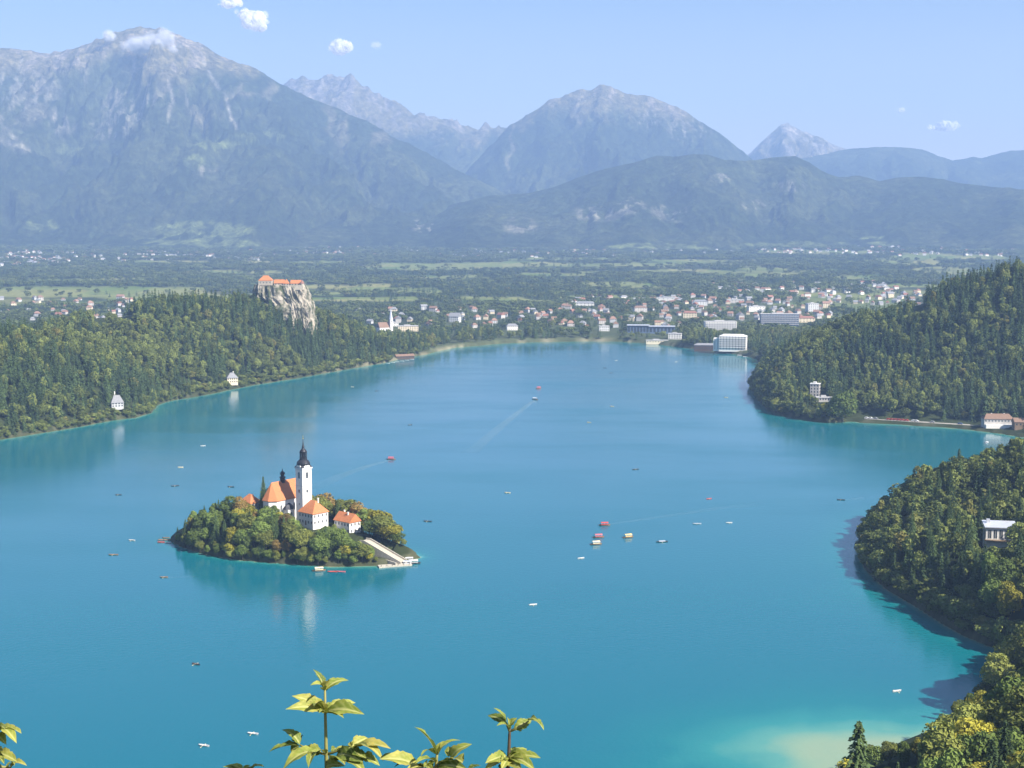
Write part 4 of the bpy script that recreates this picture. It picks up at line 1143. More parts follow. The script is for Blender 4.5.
# ------------------------------------------------------------------ houses of the town
HM = []
def small_house(w, d, h, rise, kind, wall):
    m = MB(); walls_solid(m, w, d, h, 0, gable=rise*.97 if kind == 'gable' else 0)
    for k in range(3):
        for fl in range(max(1, int(h // 2.8))):
            x = -w/2 + (k+.5)*w/3; z = 1.6 + 2.8*fl
            m.box(x-.6, x+.6, -d/2-.05, -d/2+.05, z-.7, z+.7, 1)
    a = m.mesh('house', [M[wall], M['glass']])
    return a, {}
walls_kinds = ['white', 'white', 'cream', 'pale']; roofs_kinds = ['faded', 'brick', 'brown', 'slate', 'faded', 'brown', 'slate']
PROTO = {}
for wk in ('white', 'cream', 'pale'):
    for i, (w, d, h, rise, kind) in enumerate([(11,9,5.6,4.2,'gable'),(13,10,5.8,4.6,'hip'),(16,11,8.4,4.6,'gable')]):
        PROTO[(wk, i)] = small_house(w, d, h, rise, kind, {'white': 'off', 'cream': 'cream', 'pale': 'grey'}[wk])[0]
RP = {}
for i, (w, d, h, rise, kind) in enumerate([(11,9,5.6,4.2,'gable'),(13,10,5.8,4.6,'hip'),(16,11,8.4,4.6,'gable')]):
    for rk in set(roofs_kinds): RP[(rk, i)] = roof_solid(MB(), w, d, h+.02, rise, .6, 0 if kind == 'gable' else d*.45).mesh('roof', M[rk])
WN = {'white': 'white', 'cream': 'cream', 'pale': 'pale grey'}; RN = {'faded': 'faded tile', 'orange': 'orange', 'brick': 'brick red', 'brown': 'brown', 'slate': 'grey'}
PLACE = {'village': 'in the village beyond the left wooded hill', 'town': 'in the lakeside town at right', 'outskirts': 'on the far right outskirts of town', 'gardens': 'among the far shore garden trees', 'church': 'near the white steeple'}
for p, where in HOUSES:
    wk = hrng.choice(walls_kinds); rk = hrng.choice(roofs_kinds if where != 'outskirts' else ['slate', 'brown', 'pale' if False else 'slate', 'brick']); i = hrng.choice([0,0,1,1,2])
    o = link('house', PROTO[(wk, i)], None, (p.x, p.y, p.z + .2), hrng.uniform(-.7, .7) + (math.pi/2 if hrng.random() < .35 else 0))
    sc_ = hrng.uniform(.75, 1.15); o.scale = (sc_, sc_, sc_ * 1.05)
    lb = '%s house with %s roof %s' % (WN[wk], RN[rk], PLACE[where])
    tag(o, lb, 'house', '%s roofed %s houses %s' % (RN[rk], WN[wk], PLACE[where]))
    link('roof', RP[(rk, i)], o)
# farther villages: too many and too small to count
fm_ = MB()
def far_house(px, row):
    p = on_plain(px, row); w, d, h = hrng.uniform(11, 20), hrng.uniform(9, 12), hrng.uniform(5, 9)
    a = hrng.uniform(-.6, .6); ca, sa = math.cos(a), math.sin(a)
    t_ = MB(); walls_solid(t_, w, d, h, 0); roof_solid(t_, w, d, h+.02, 4, .5, hrng.choice([0, 4]), mi=hrng.choice([1,2,3,3]))
    o_ = len(fm_.v); fm_.v += [(p.x + x*ca - y*sa, p.y + x*sa + y*ca, p.z + z) for x, y, z in t_.v]; fm_.f += [tuple(i + o_ for i in f) for f in t_.f]; fm_.m += t_.m
for n_, x0, x1, r0, r1 in [(150,0,260,251,262),(60,-20,70,258,266),(90,260,420,247,257),(110,420,640,246,258),(130,640,900,245,254),(60,880,1030,246,256),(70,700,900,283,296),(24,560,700,296,304)]:
    for _ in range(n_): far_house(hrng.uniform(x0, x1), hrng.uniform(r0, r1))
tag(fm_.build('distant_villages', [M['white'], M['brick'], M['brown'], M['slate']]), kind='stuff')
# ================================================================== ISLAND TREES
LIM_F = np.array([(170,530),(176,526),(190,513),(203,500),(214,497),(232,493),(243,499),(250,506),(256,511),(262,514),(266,506),(272,501),(279,506),(286,511),(296,521),(304,529),(316,531),(331,522),(338,524),(343,533),(352,539),(360,540),(367,544),(373,549),(379,560),(430,570)], float)
LIM_B = np.array([(170,540),(250,495),(258,484),(263,476),(268,486),(300,492),(316,486),(330,489),(340,489),(347,497),(360,504),(372,510),(383,517),(393,527),(400,541),(408,557),(430,570)], float)
ZONES = [(tp.x, tp.y, 7.5)]
for o_, r_ in ((church, 0),):
    for k in range(5): q_ = o0 + A * (k * 5.0 - 2); ZONES.append((q_.x, q_.y, 7.6))
for nm, r_ in (('hipped_house', 10.5), ('gabled_house', 9.5), ('hermit_house', 8.0)):
    l_ = bpy.data.objects[nm].location; ZONES.append((l_.x, l_.y, r_))
for k in range(12): q_ = P1.lerp(P2, k / 10.0); ZONES.append((q_.x, q_.y, 4.6))
irng = random.Random(23)
cand = []
ys = np.arange(858, 976, 6.0)
for yy in ys:
    for xx in np.arange(-238, -55, 6.4): cand.append((xx + irng.uniform(-2.2, 2.2), yy + irng.uniform(-2.2, 2.2)))
cand = np.array(cand); cz, cs = height(cand[:, 0], cand[:, 1])
ci_ = inside(cand, ISLE)
def horizon_side(px):                      # how one would point at a tree there
    return ('left tip of the island' if px < 205 else 'left wood of the island' if px < 255 else 'wood before the island church' if px < 300 else
            'wood below the island houses' if px < 345 else 'right part of the island')
count = 0
# the water's edge of the island is overgrown too
per = []
for i in range(len(ISLE)):
    p0, p1 = ISLE[i], ISLE[(i+1) % len(ISLE)]; L_ = np.linalg.norm(p1-p0); nrm_ = np.array([-(p1-p0)[1], (p1-p0)[0]]) / L_
    for k in range(int(L_ // 4.6)):
        q = p0 + (p1-p0) * (k + .5) * 4.6 / L_ + nrm_ * irng.uniform(.6, 3.0)
        if q[1] < 925 and not (q[0] > -98 and q[1] < 894): per.append(q)
n_in = len(cand); cand = np.concatenate([cand, np.array(per)]); cz, cs = height(cand[:, 0], cand[:, 1])
print('edge', len(per), 'kept', sum(inside(np.array(per), ISLE)))
for k_, ((x, y), z, s_) in enumerate(zip(cand, cz, cs)):
    if not inside(np.array([[x, y]]), ISLE)[0] or s_ < 0.3: continue
    if any((x-a)**2 + (y-b_)**2 < r_*r_ for a, b_, r_ in ZONES): continue
    px, row = (float(q[0]) for q in project(np.array([x]), np.array([y]), np.array([z])))
    back = (y > 928 if not 238 < px < 262 else y > 966) or (px > 332 and y > 908) or (x > -97 and y > np.interp(x, [-95, -66], [896, 884]))
    lim = np.interp(px, *(LIM_B if back else LIM_F).T)
    sp_ = irng.random() < (0.27 if px < 300 else .16)
    h = irng.uniform(8, 17) if not sp_ else irng.uniform(13, 21)
    if k_ >= n_in: h = irng.uniform(5, 9.5); sp_ = False
    elif s_ < 5: h *= .8
    hmax = (row - lim) / F * y * 1.0
    if abs(px - 263) < 5 and back: sp_ = True; h = 20
    if back and not sp_: h = irng.uniform(11, 20)
    if hmax < 21 and k_ < n_in: h = hmax * irng.uniform(.72, 1.06) if irng.random() < .6 else h
    h = min(h, hmax * 1.06)
    if h < 2.6: continue
    if h < 6: sp_ = False
    # where the light kinds stand
    if px > 365: tone = irng.choices(['yellow', 'olive', 'green', 'rust'], [5, 4, 3, .6])[0]
    elif back: tone = irng.choices(['olive', 'rust', 'green', 'yellow'], [4, 1.0, 4, 1.6])[0]
    else: tone = irng.choices(['green', 'olive', 'yellow', 'rust'], [6, 4, .9, .35])[0]
    if sp_: tone = 'dark'
    size_ = 'shrub sized' if h < 6.5 else 'tall' if h > 14 else 'mid sized'
    where = ('behind the buildings, ' if back else 'in front, ') + horizon_side(px)
    lab = '%s %s %s %s' % (size_, LAB[tone], 'spruce' if sp_ else 'broadleaf tree', ('behind the buildings in the ' if back else 'at the front of the ') + horizon_side(px))
    place_tree(x, y, z - .4, h, sp_, tone, lab, lab, irng, irng.uniform(1.0, 1.35) if not sp_ else 1.0)
    count += 1
print('island trees', count)

# trees that stand out

def solo(px, row_top, D, h, sp_, tone, label, wide=1.0):
    p = at_depth(px, row_top, D); g = ground_z(p.x, p.y)
    hh = max(h, p.z - g + .5)
    return place_tree(p.x, p.y, p.z - hh if p.z - hh <= g else g, hh, sp_, tone, label, None, irng, wide)
solo(263, 476, 948, 18, True, 'dark', 'tall pointed spruce rising left of the church roof')
for px, top, D, tone, lab in [(408,550,888,'yellow','low yellow green tree at the water right of the stairs landing'),(383,515,898,'olive','olive tree just above the middle of the island stairs'),(390,522,894,'yellow','yellow green tree above the lower half of the island stairs'),(397,531,891,'green','green tree above the foot of the island stairs'),
        (403,539,889,'olive','small olive tree closest to the stairs landing'),(376,509,915,'yellow','tall yellow green tree behind the top of the island stairs'),(354,541,863,'green','green shrub at the water below the gabled island house'),
        (362,543,863.5,'olive','olive shrub tree at the front bank below the gabled house'),(369,547,864,'green','rounded green tree at the front bank left of the terrace walls'),(376,557,864,'olive','low olive shrub at the front bank beside the terrace walls'),(346,543,862.5,'yellow','yellow green shrub at the front bank above the moored red boats')]:
    solo(px, top, D, 3.5, False, tone, lab, 1.55)
def slope_tree(px, top, tone, label, drop=26):
    p = on_ground(px, top + drop); q = at_depth(px, top, p.y); h = max(6, q.z - p.z)
    place_tree(p.x, p.y, p.z - .4, h, False, tone, label, None, irng, max(1.0, min(2.0, 9.5 / h)))
for px, top, tone, lab in [(874,744,'green','green tree just right of the lone pointed spruce'),(889,739,'olive','second tree right of the lone pointed spruce, olive'),(903,741,'green','third tree right of the lone pointed spruce, green'),
        (917,736,'yellow','yellow green crown at the edge of the pale shoal, fourth from the lone spruce'),(931,728,'olive','olive crown at the edge of the shoal, fifth from the lone spruce'),(944,713,'green','green crown rising over the shoal edge below the white boat'),
        (956,701,'olive','olive tree at the shoal end below the dark water shadow'),(969,693,'green','tall green tree at the right end of the pale shoal')]:
    slope_tree(px, top, tone, lab)
solo(859, 718, 318, 24, True, 'dark', 'dark pointed spruce standing alone against the pale shoal at the bottom right', 1.15)
solo(843, 391, 1522, 17, False, 'green', 'large round grey green tree on the right lakeside beside the road', 1.1)
solo(965, 411, 1500, 10, False, 'yellow', 'single bright yellow green tree on the lakeside road left of the long white inn', 1.25)
solo(826, 402, 1530, 9, False, 'yellow', 'yellow green tree on the shore below the tall square villa', 1.2)
solo(776, 398, 1600, 13, False, 'olive', 'olive tree on the tip of the right shore', 1.1)

# ================================================================== ROAD, BOATS, CARS
rp_ = [on_level(862 + k * 8, 422.6 + k * 0.50) for k in range(22)]
vL = []; nrp = len(rp_)
for i, p in enumerate(rp_):
    t_ = (rp_[min(i+1, nrp-1)] - rp_[max(i-1, 0)]).normalized(); nrm = Vector((-t_.y, t_.x, 0))
    for k, wdt in enumerate((9.0, 16.5)):
        q = p + nrm * wdt; vL.append((q.x, q.y, max(ground_z(q.x, q.y), 1.2) * 0 + 3.0 + .12 * k))
m = MB()
for i in range(nrp - 1):
    a = 2*i
    m.poly([vL[a], vL[a+2], vL[a+3], vL[a+1]], [(0,1,2,3)])
    m.poly([vL[a], vL[a+2], (vL[a+2][0], vL[a+2][1], -1), (vL[a][0], vL[a][1], -1)], [(0,3,2,1)])
tag(m.build('road', simple_mat('pale_asphalt', (0.30,0.28,0.25), 0.9, 0.12, .4)), kind='structure')

BM = {k: simple_mat('boat_' + k, c, 0.5, 0.1, 2) for k, c in {'wood': (0.22,0.13,0.07), 'dark': (0.05,0.045,0.05), 'white': (0.55,0.54,0.53), 'red': (0.50,0.06,0.05), 'cream': (0.72,0.60,0.38), 'yellow': (0.70,0.50,0.20),
      'rose': (0.50,0.12,0.14), 'grey': (0.40,0.43,0.48), 'green': (0.06,0.14,0.09)}.items()}
def hull_mesh(L, W, H, mat, flat=0.6, name='hull'):
    """open boat: outer skin, inner skin, gunwale"""
    n_ = 13; secs = []
    for i in range(n_):
        u = -1 + 2*i/(n_-1); wd = W/2 * (1 - abs(u)**2.4) ** .8 + 0.03; sh = H * (1 + .45*u*u)
        x = u * L/2
        secs.append([(x, wd, sh), (x*.97, wd*.78, sh*.35), (x*.93, wd*flat, 0), (x*.93, -wd*flat, 0), (x*.97, -wd*.78, sh*.35), (x, -wd, sh), (x*.98, -wd*.86, sh-.02), (x*.93, -wd*.55, .12), (x*.93, wd*.55, .12), (x*.98, wd*.86, sh-.02)])
    v = [p for s_ in secs for p in s_]; f = []
    for i in range(n_-1):
        for k in range(10): f.append((i*10+k, i*10+(k+1)%10, (i+1)*10+(k+1)%10, (i+1)*10+k))
    f.append(tuple(range(9,-1,-1))); f.append(tuple((n_-1)*10+k for k in range(10)))
    return MB().poly(v, f).mesh(name, BM[mat])
def thwarts(t, L, W, H, k=3):
    for j in range(k):
        x = -L*.28 + j*L*.56/max(1, k-1); MB().box(x-.14, x+.14, -W*.40, W*.40, H*.62, H*.70).build('seat', BM['wood'], t)
PL = {}
def pletna(p, rz, roof, label, group=None, hullc='wood'):
    t = empty('canopied_boat', (p.x, p.y, -.12), rz); tag(t, label, 'boat', group)
    L_, W_ = 8.4, 2.5
    if hullc not in PL: PL[hullc] = hull_mesh(L_, W_, .75, hullc, .75)
    link('hull', PL[hullc], t)
    cn = MB()
    pr = []; n_ = 9
    for i in range(n_): a = math.pi*i/(n_-1); pr.append((math.cos(a)*W_*.52, 2.15 + math.sin(a)*.55))
    v = [(-2.6, y, z) for y, z in pr] + [(2.6, y, z) for y, z in pr] + [(-2.6, y*.97, z-.06) for y, z in pr] + [(2.6, y*.97, z-.06) for y, z in pr]
    f = [(i, i+1, n_+i+1, n_+i) for i in range(n_-1)] + [(2*n_+i+1, 2*n_+i, 3*n_+i, 3*n_+i+1) for i in range(n_-1)] + [(i, 2*n_+i, 2*n_+i+1, i+1) for i in range(n_-1)] + [(n_+i+1, 3*n_+i+1, 3*n_+i, n_+i) for i in range(n_-1)] + [(0, n_, 3*n_, 2*n_), (n_-1, 3*n_-1, 4*n_-1, 2*n_-1)]
    cn.poly(v, f); cn.build('canopy', BM[roof], t)
    for sx in (-2.4, 0, 2.4):
        for sy in (-1, 1): MB().tube([(sx, sy*1.12, .6), (sx, sy*1.22, 2.2)], .05, 6).build('post', BM['white'], t)
    for sy in (-1, 1): MB().box(-2.5, 2.5, sy*.85-.22, sy*.85+.22, .5, .6).build('bench', BM['wood'], t)
    MB().box(-2.5, 2.5, -1.28, -1.2, 1.0, 1.5).build('side_cloth', BM[roof], t)
    return t
RB = {}
def rowboat(p, rz, col, label, group=None, L_=5.0, oars=True, tilt=.5):
    t = empty('rowing_boat', (p.x, p.y, -.06), rz); tag(t, label, 'boat', group)
    key = (col, L_)
    if key not in RB: RB[key] = hull_mesh(L_, L_*.28, .5, col, .6)
    link('hull', RB[key], t)
    thwarts(t, L_, L_*.28, .5)
    if oars:
        for sy in (-1, 1):
            m = MB().tube([(0.1, sy*.2, .75), (-.4, sy*1.9, .25)], .04, 5); m.box(-.62, -.3, sy*1.9-.35, sy*1.9+.35, .12, .2); m.build('oar', BM['cream'], t)
    return t
brng = random.Random(5)
SPEC = [  # px, row, kind, colour, label
    (604.5,525.5,'p','red','red canopied boat, farthest left of the five boats grouped on the open lake'),
    (598.4,537.5,'p','rose','rose canopied boat just above the cream one in the group of boats'),
    (596,544.5,'p','cream','cream canopied boat lowest in the group on the open lake'),
    (628,537.5,'p','yellow','yellow canopied boat in the middle of the group on the open lake'),
    (662,542,'g','grey','grey blue open boat at the right of the group of canopied boats'),
    (538.5,388.5,'p','red','small red canopied boat far out just behind a white one'),
    (535,399.5,'p','white','white canopied boat at the head of the long pale wake'),
    (391,459.5,'p','red','red canopied boat with a wake right of the bell tower'),
    (203,446,'r','white','tiny white rowing boat off the left shore above the island'),
    (180.5,467.5,'r','cream','pale rowing boat with oars upper left of the island'),
    (175,486,'d','dark','long dark rowing boat left of the island trees'),
    (231,487,'d','dark','small dark boat just behind the left wood of the island'),
    (118.5,495,'r','dark','tiny dark boat far left of the island'),
    (132,540.5,'r','white','white rowing boat left of the island jetty'),
    (113.5,555,'d','wood','brown rowing boat farthest left beside the island'),
    (164,577.5,'r','wood','brown boat alone below the island jetty'),
    (196,664.5,'r','dark','tiny dark boat alone low on the left water'),
    (204,746,'r','white','small white boat near the bottom edge on the left'),
    (253,734,'r','white','white boat with spread oars left of the leafy branch'),
    (410,425,'r','dark','tiny boat on the open lake above the island tower wake'),
    (376.5,391,'r','dark','tiny dark boat off the far left promenade'),
    (352.5,387,'r','cream','pale small boat close to the far left shore'),
    (611,373,'r','dark','tiny dark boat off the far shore, lower of a loose three'),
    (605,368,'r','dark','tiny dark boat off the far shore, left of a loose three'),
    (616,360.5,'r','white','white boat close to the far shore, highest of a loose three'),
    (612,406.5,'r','cream','small pale boat in the upper middle of the lake'),
    (589,422.5,'r','cream','tiny pale boat left of the lake centre line'),
    (635.5,469.5,'d','dark','dark rowing boat in the middle of the lake'),
    (507.6,493,'r','cream','pale rowing boat between island and the boat group'),
    (427.7,521.5,'d','dark','dark rowing boat just right of the island'),
    (581,558.5,'r','white','tiny white boat below the group of canopied boats'),
    (533,605,'r','white','white rowing boat alone in the lower middle of the lake'),
    (726,397.5,'r','cream','tiny pale boat near the point of the right shore'),
    (709,499,'r','red','red brown boat right of the lake middle'),
    (697,524,'d','grey','grey rowing boat right of the canopied boats'),
    (729,523,'r','white','white rowing boat farthest right of the canopied boats'),
    (841,500,'d','dark','dark boat close to the wooded point at right'),
    (897,691.5,'r','white','tiny white boat above the pale shoal'),
    (987,443,'w','white','white motor boat in the bay behind the right wood'),
    (676,362,'r','white','tiny white boat off the dark lakeside hall'),
]
for px, row, k, c, lb in SPEC:
    p = on_level(px, row)
    rz = brng.uniform(-.5, .5)
    if k == 'p': pletna(p, rz, c, lb, hullc='wood' if c != 'grey' else 'dark')
    elif k == 'g':
        t = rowboat(p, rz, 'dark', lb, None, 8.5, True); MB().box(-2.2,2.2,-.9,.9,.5,1.0).build('cover', BM['grey'], t)
    elif k == 'w':
        t = rowboat(p, R(60), 'white', lb, None, 9.0, False); MB().prism([(-2.5,-1),(2.2,-.9),(3,0),(2.2,.9),(-2.5,1)], .45, 1.5).build('cabin', BM['white'], t)
    else: rowboat(p, rz, c, lb, None, 6.4 if k == 'd' else 5.0, True)
# boats that lie at the island and along the shores
for i, (px, row, rz, roof) in enumerate([(409,561.0,.1,'white'),(414,563.5,.05,'white'),(407.5,564.5,.12,'grey')]):
    pletna(on_level(px, row), rz, roof, ['white canopied boat at the stairs landing, nearest the steps', 'white canopied boat moored outermost at the stairs landing', 'grey canopied boat moored lowest at the stairs landing'][i], hullc='dark')
pletna(on_level(319, 571), R(15), 'cream', 'tan canopied boat moored under the trees at the island front')
rowboat(on_level(333, 572), R(4), 'red', 'dark red boat under the trees right of the tan canopied boat', None, 7.0, False)
rowboat(on_level(341, 572), R(-4), 'rose', 'rose boat under the front trees, rightmost of three', None, 6.0, False)
jp = on_level(158, 540.5)
jt = empty('wooden_jetty', (jp.x, jp.y, 0), R(4)); tag(jt, 'low wooden jetty at the left tip of the island', 'jetty')
MB().box(0, 15, -1.3, 1.3, .45, .7).build('deck', M['wood'], jt)
for k in range(5):
    for sy in (-1.1, 1.1): MB().tube([(.6+3.4*k, sy, -2), (.6+3.4*k, sy, 1.2)], .13, 6).build('pile', M['darkwood'], jt)
rowboat(on_level(161, 542.5), R(5), 'red', 'red rowing boat lying along the island jetty', None, 5.0, False)
rowboat(on_level(168, 543), R(-3), 'white', 'white rowing boat lying along the island jetty', None, 5.0, False)
rowboat(on_level(166, 538), R(3), 'wood', 'brown rowing boat behind the island jetty', None, 5.0, False)
bh = on_level(404, 359.5); t = block('boathouse', 'long low boathouse with brown roof at the far left promenade', 'boathouse', (bh.x, bh.y+6, 1.0), R(28), 32, 9, 4.5, 'darkwood', 'brown', 'gable', 3.0, 1, (6,2))
for i, px in enumerate((388, 393, 397, 402, 407, 412)):
    rowboat(on_level(px, 363.5 - (px-388)*.17), R(20), 'white', 'small white boat moored before the long far left boathouse', 'white boats moored at the far left boathouse', 7.0, False)
for i, (px, row) in enumerate([(742,355.6),(748,357),(731,353.8)]):
    t = empty('swimming_jetty', on_level(px, row) + Vector((0,0,0)), R(-10)); tag(t, 'pale bathing jetty in front of the white lakeside hotel', 'jetty', 'jetties below the white lakeside hotel')
    MB().box(-8, 8, -2.5, 2.5, .5, .8).build('deck', M['pale'], t)
    for sx in (-7, 7): MB().tube([(sx, -2, -2), (sx, -2, .5)], .2, 6).build('pile', M['darkwood'], t)

# wakes: slightly raised, smoother water behind moving boats
wk_m, nt, b = new_mat('wake_foam'); b.inputs['Base Color'].default_value = (0.30, 0.42, 0.46, 1); b.inputs['Roughness'].default_value = .35
tr = N(nt, 'ShaderNodeBsdfTransparent'); mx = N(nt, 'ShaderNodeMixShader'); n_ = noise_node(nt, .12, 4); at = N(nt, 'ShaderNodeAttribute', attribute_name='fade')
mu = N(nt, 'ShaderNodeMath', operation='MULTIPLY'); rr = ramp(nt, n_.outputs[0], [(.3,(.15,.15,.15)),(.7,(.75,.75,.75))])
nt.links.new(rr.outputs[0], mu.inputs[0]); nt.links.new(at.outputs['Fac'], mu.inputs[1]); nt.links.new(mu.outputs[0], mx.inputs[0])
nt.links.new(tr.outputs[0], mx.inputs[1]); nt.links.new(b.outputs[0], mx.inputs[2]); nt.links.new(mx.outputs[0], nt.nodes['Material Output'].inputs['Surface'])
def wake(pts, w0, w1, strength):
    P = [on_level(*q) for q in pts]; n_ = 40; v = []; fd = []
    for i in range(n_+1):
        u = i/n_ * (len(P)-1); k = min(int(u), len(P)-2); p = P[k].lerp(P[k+1], u-k); t_ = (P[k+1]-P[k]).normalized(); nm = Vector((-t_.y, t_.x, 0)); w = w0 + (w1-w0)*i/n_
        for s_, f_ in ((-1,0),(-.5,1),(0,.55),(.5,1),(1,0)):
            q = p + nm*w*s_; v.append((q.x, q.y, .006 + .03*f_)); fd.append(f_ * strength * (1-i/n_)**.8)
    me = raw_mesh('wake', np.array(v), grid_faces(n_+1, 5)); add_attr(me, 'fade', fd); me.materials.append(wk_m)
    tag(link('boat_wake', me), kind='stuff')
wake([(534,400.5),(520,411),(500,427),(478,446),(470,453)], 2.5, 9, .55)
wake([(390,460),(368,466),(340,476),(312,489)], 2, 9, .5)
wake([(604,525),(660,517),(720,508),(760,504)], 1.5, 6, .25)
wake([(842,500),(866,498)], 1, 4, .3)
wake([(164,577.5),(182,577),(200,576)], 1, 3, .2)

# parked cars on the lakeside road
CM = {k: simple_mat('car_paint_' + k, c, 0.35, 0.05, 2) for k, c in {'red': (0.45,0.05,0.035), 'white': (0.75,0.75,0.74), 'grey': (0.3,0.31,0.33), 'blue': (0.06,0.1,0.22)}.items()}
rub = simple_mat('tyre_rubber', (0.03,0.03,0.03), .9)
car_body = {}
def car_meshes(c):
    m = MB(); pr = [(-2.1,.35),(-2.15,.85),(-1.9,1.0),(-1.35,1.45),(.55,1.48),(1.1,1.0),(2.0,.85),(2.1,.4)]
    n_ = len(pr); v = [(x,-.86,z) for x,z in pr] + [(x,.86,z) for x,z in pr]
    m.poly(v, [tuple(range(n_-1,-1,-1)), tuple(range(n_,2*n_))] + [(i,(i+1)%n_,n_+(i+1)%n_,n_+i) for i in range(n_)])
    return m.mesh('body', CM[c])
whl = MB(); _n = 12
whl.poly([(math.cos(6.283*k/_n)*.32, y, .32+math.sin(6.283*k/_n)*.32) for y in (-.11,.11) for k in range(_n)], [tuple(range(_n)), tuple(range(2*_n-1,_n-1,-1))] + [(k,_n+k,_n+(k+1)%_n,(k+1)%_n) for k in range(_n)])
whl_me = whl.mesh('wheel', rub)
glm = MB().poly([(-1.3,-.872,1.0),(.95,-.872,1.0),(.5,-.872,1.4),(-1.2,-.872,1.4),(-1.3,.872,1.0),(.95,.872,1.0),(.5,.872,1.4),(-1.2,.872,1.4)], [(0,1,2,3),(7,6,5,4),(0,4,5,1),(1,5,6,2),(2,6,7,3),(3,7,4,0)]).mesh('side_window', M['glass'])
for i, (px, c) in enumerate([(864,'white'),(868,'white'),(873,'grey'),(886,'red'),(889.5,'red'),(893,'red'),(896.5,'red'),(900,'red'),(904,'red'),(911,'white'),(914,'white'),(930,'grey'),(958,'blue')]):
    k = (px - 862) / 8.0; i0 = min(int(k), nrp-2); q = rp_[i0].lerp(rp_[i0+1], k - i0); t_ = (rp_[i0+1]-rp_[i0]).normalized()
    pos = q + Vector((-t_.y, t_.x, 0)) * 12.5
    t = empty('parked_car', (pos.x, pos.y, 3.08), math.atan2(t_.y, t_.x)); t.scale = (1.25, 1.25, 1.3)
    tag(t, '%s car parked on the right lakeside road%s' % (c, '' if c != 'blue' else ' nearest the inn'), 'car', '%s cars parked on the lakeside road' % c)
    if c not in car_body: car_body[c] = car_meshes(c)
    link('body', car_body[c], t); link('side_window', glm, t)
    for sx in (-1.3, 1.3):
        for sy in (-.8, .8): link('wheel', whl_me, t, (sx, sy, 0))

# ================================================================== CLOUDS
cm2, nt, b = new_mat('cloud_vapour')
b.inputs['Base Color'].default_value = (0.92, 0.90, 0.90, 1); b.inputs['Roughness'].default_value = 1; b.inputs['Specular IOR Level'].default_value = 0
tl = N(nt, 'ShaderNodeBsdfTranslucent'); tl.inputs['Color'].default_value = (.95,.93,.93,1); ms = N(nt, 'ShaderNodeMixShader'); ms.inputs[0].default_value = .35
nt.links.new(b.outputs[0], ms.inputs[1]); nt.links.new(tl.outputs[0], ms.inputs[2])
lw = N(nt, 'ShaderNodeLayerWeight'); lw.inputs['Blend'].default_value = .5
rp2 = ramp(nt, lw.outputs['Facing'], [(0.0,(.95,.95,.95)),(0.3,(.65,.65,.65)),(.85,(0,0,0))])
rp2.color_ramp.interpolation = 'EASE'
at = N(nt, 'ShaderNodeAttribute', attribute_name='dense'); nn_ = noise_node(nt, .012, 4)
mu = N(nt, 'ShaderNodeMath', operation='MULTIPLY'); nt.links.new(rp2.outputs[0], mu.inputs[0]); nt.links.new(at.outputs['Fac'], mu.inputs[1])
mu2 = N(nt, 'ShaderNodeMath', operation='MULTIPLY'); r3 = ramp(nt, nn_.outputs[0], [(.3,(.35,.35,.35)),(.6,(1,1,1))]); nt.links.new(mu.outputs[0], mu2.inputs[0]); nt.links.new(r3.outputs[0], mu2.inputs[1])
trn = N(nt, 'ShaderNodeBsdfTransparent'); m3 = N(nt, 'ShaderNodeMixShader'); nt.links.new(mu2.outputs[0], m3.inputs[0]); nt.links.new(trn.outputs[0], m3.inputs[1]); nt.links.new(ms.outputs[0], m3.inputs[2])
nt.links.new(m3.outputs[0], nt.nodes['Material Output'].inputs['Surface'])
import bmesh
bmx = bmesh.new(); bmesh.ops.create_icosphere(bmx, subdivisions=3, radius=1); bmesh.ops.triangulate(bmx, faces=bmx.faces)
ICO_V = np.array([v.co[:] for v in bmx.verts]); ICO_F = np.array([[v.index for v in f.verts] for f in bmx.faces]); bmx.free()
def cloud(label, D, blobs, dens, seed):
    r_ = np.random.default_rng(seed); V_, F_, DN = [], [], []; o_ = 0
    for px, row, rx, ry, n_ in blobs:
        for _ in range(int(n_ * 1.8)):
            d = r_.normal(size=3); d /= np.linalg.norm(d); d *= r_.random() ** .5
            c = np.array(at_depth(px + d[0]*rx, row + d[1]*ry, D + d[2]*rx*D/F))
            core = r_.random() < .5
            if core: c = np.array(at_depth(px + d[0]*rx*.62, row + d[1]*ry*.62, D + d[2]*rx*.62*D/F))
            rad = (.34 + .22*r_.random() if core else .10 + .26*r_.random()) * min(rx, ry*1.5) * D / F
            nv = ICO_V * rad * (1 + .35*(vnoise(ICO_V[:,0]*2+seed+_, ICO_V[:,1]*2+ICO_V[:,2]*1.7) - .5))[:, None]
            DN.append(np.full(len(ICO_V), dens * (1.0 if core else .45))); V_.append(nv + c); F_.append(ICO_F + o_); o_ += len(ICO_V)
    me = raw_mesh('cloud', np.concatenate(V_), np.concatenate(F_), smooth=True); add_attr(me, 'dense', np.concatenate(DN)); me.materials.append(cm2)
    return tag(link('cloud', me), label, 'cloud')
cloud('bright white cloud high in the sky left of centre', 19800, [(255,20,15,9,34),(262,27,8,5,12),(243,14,9,5,12)], 1.0, 1)
cloud('small cloud cut by the top edge left of the bright one', 19800, [(232,2,15,6,26)], .9, 2)
cloud('small white cloud over the jagged left ridge', 19800, [(341,47,13,7,30)], .85, 3)
cloud('faint wisp right of the small cloud over the jagged ridge', 19800, [(375,45,7,4,14)], .10, 4)
cloud('flat white cloud in the sky at right', 19800, [(948,126,16,5,34),(932,128,8,3,8)], 1.0, 5)
cloud('tiny faint cloud above the flat one at right', 19800, [(901,110,5,3,10)], .3, 6)
cloud('white cloud bank resting on the highest summit at left', 10550, [(150,44,34,9,60),(164,40,12,13,30),(135,46,20,6,20),(172,50,16,6,18)], .24, 7)
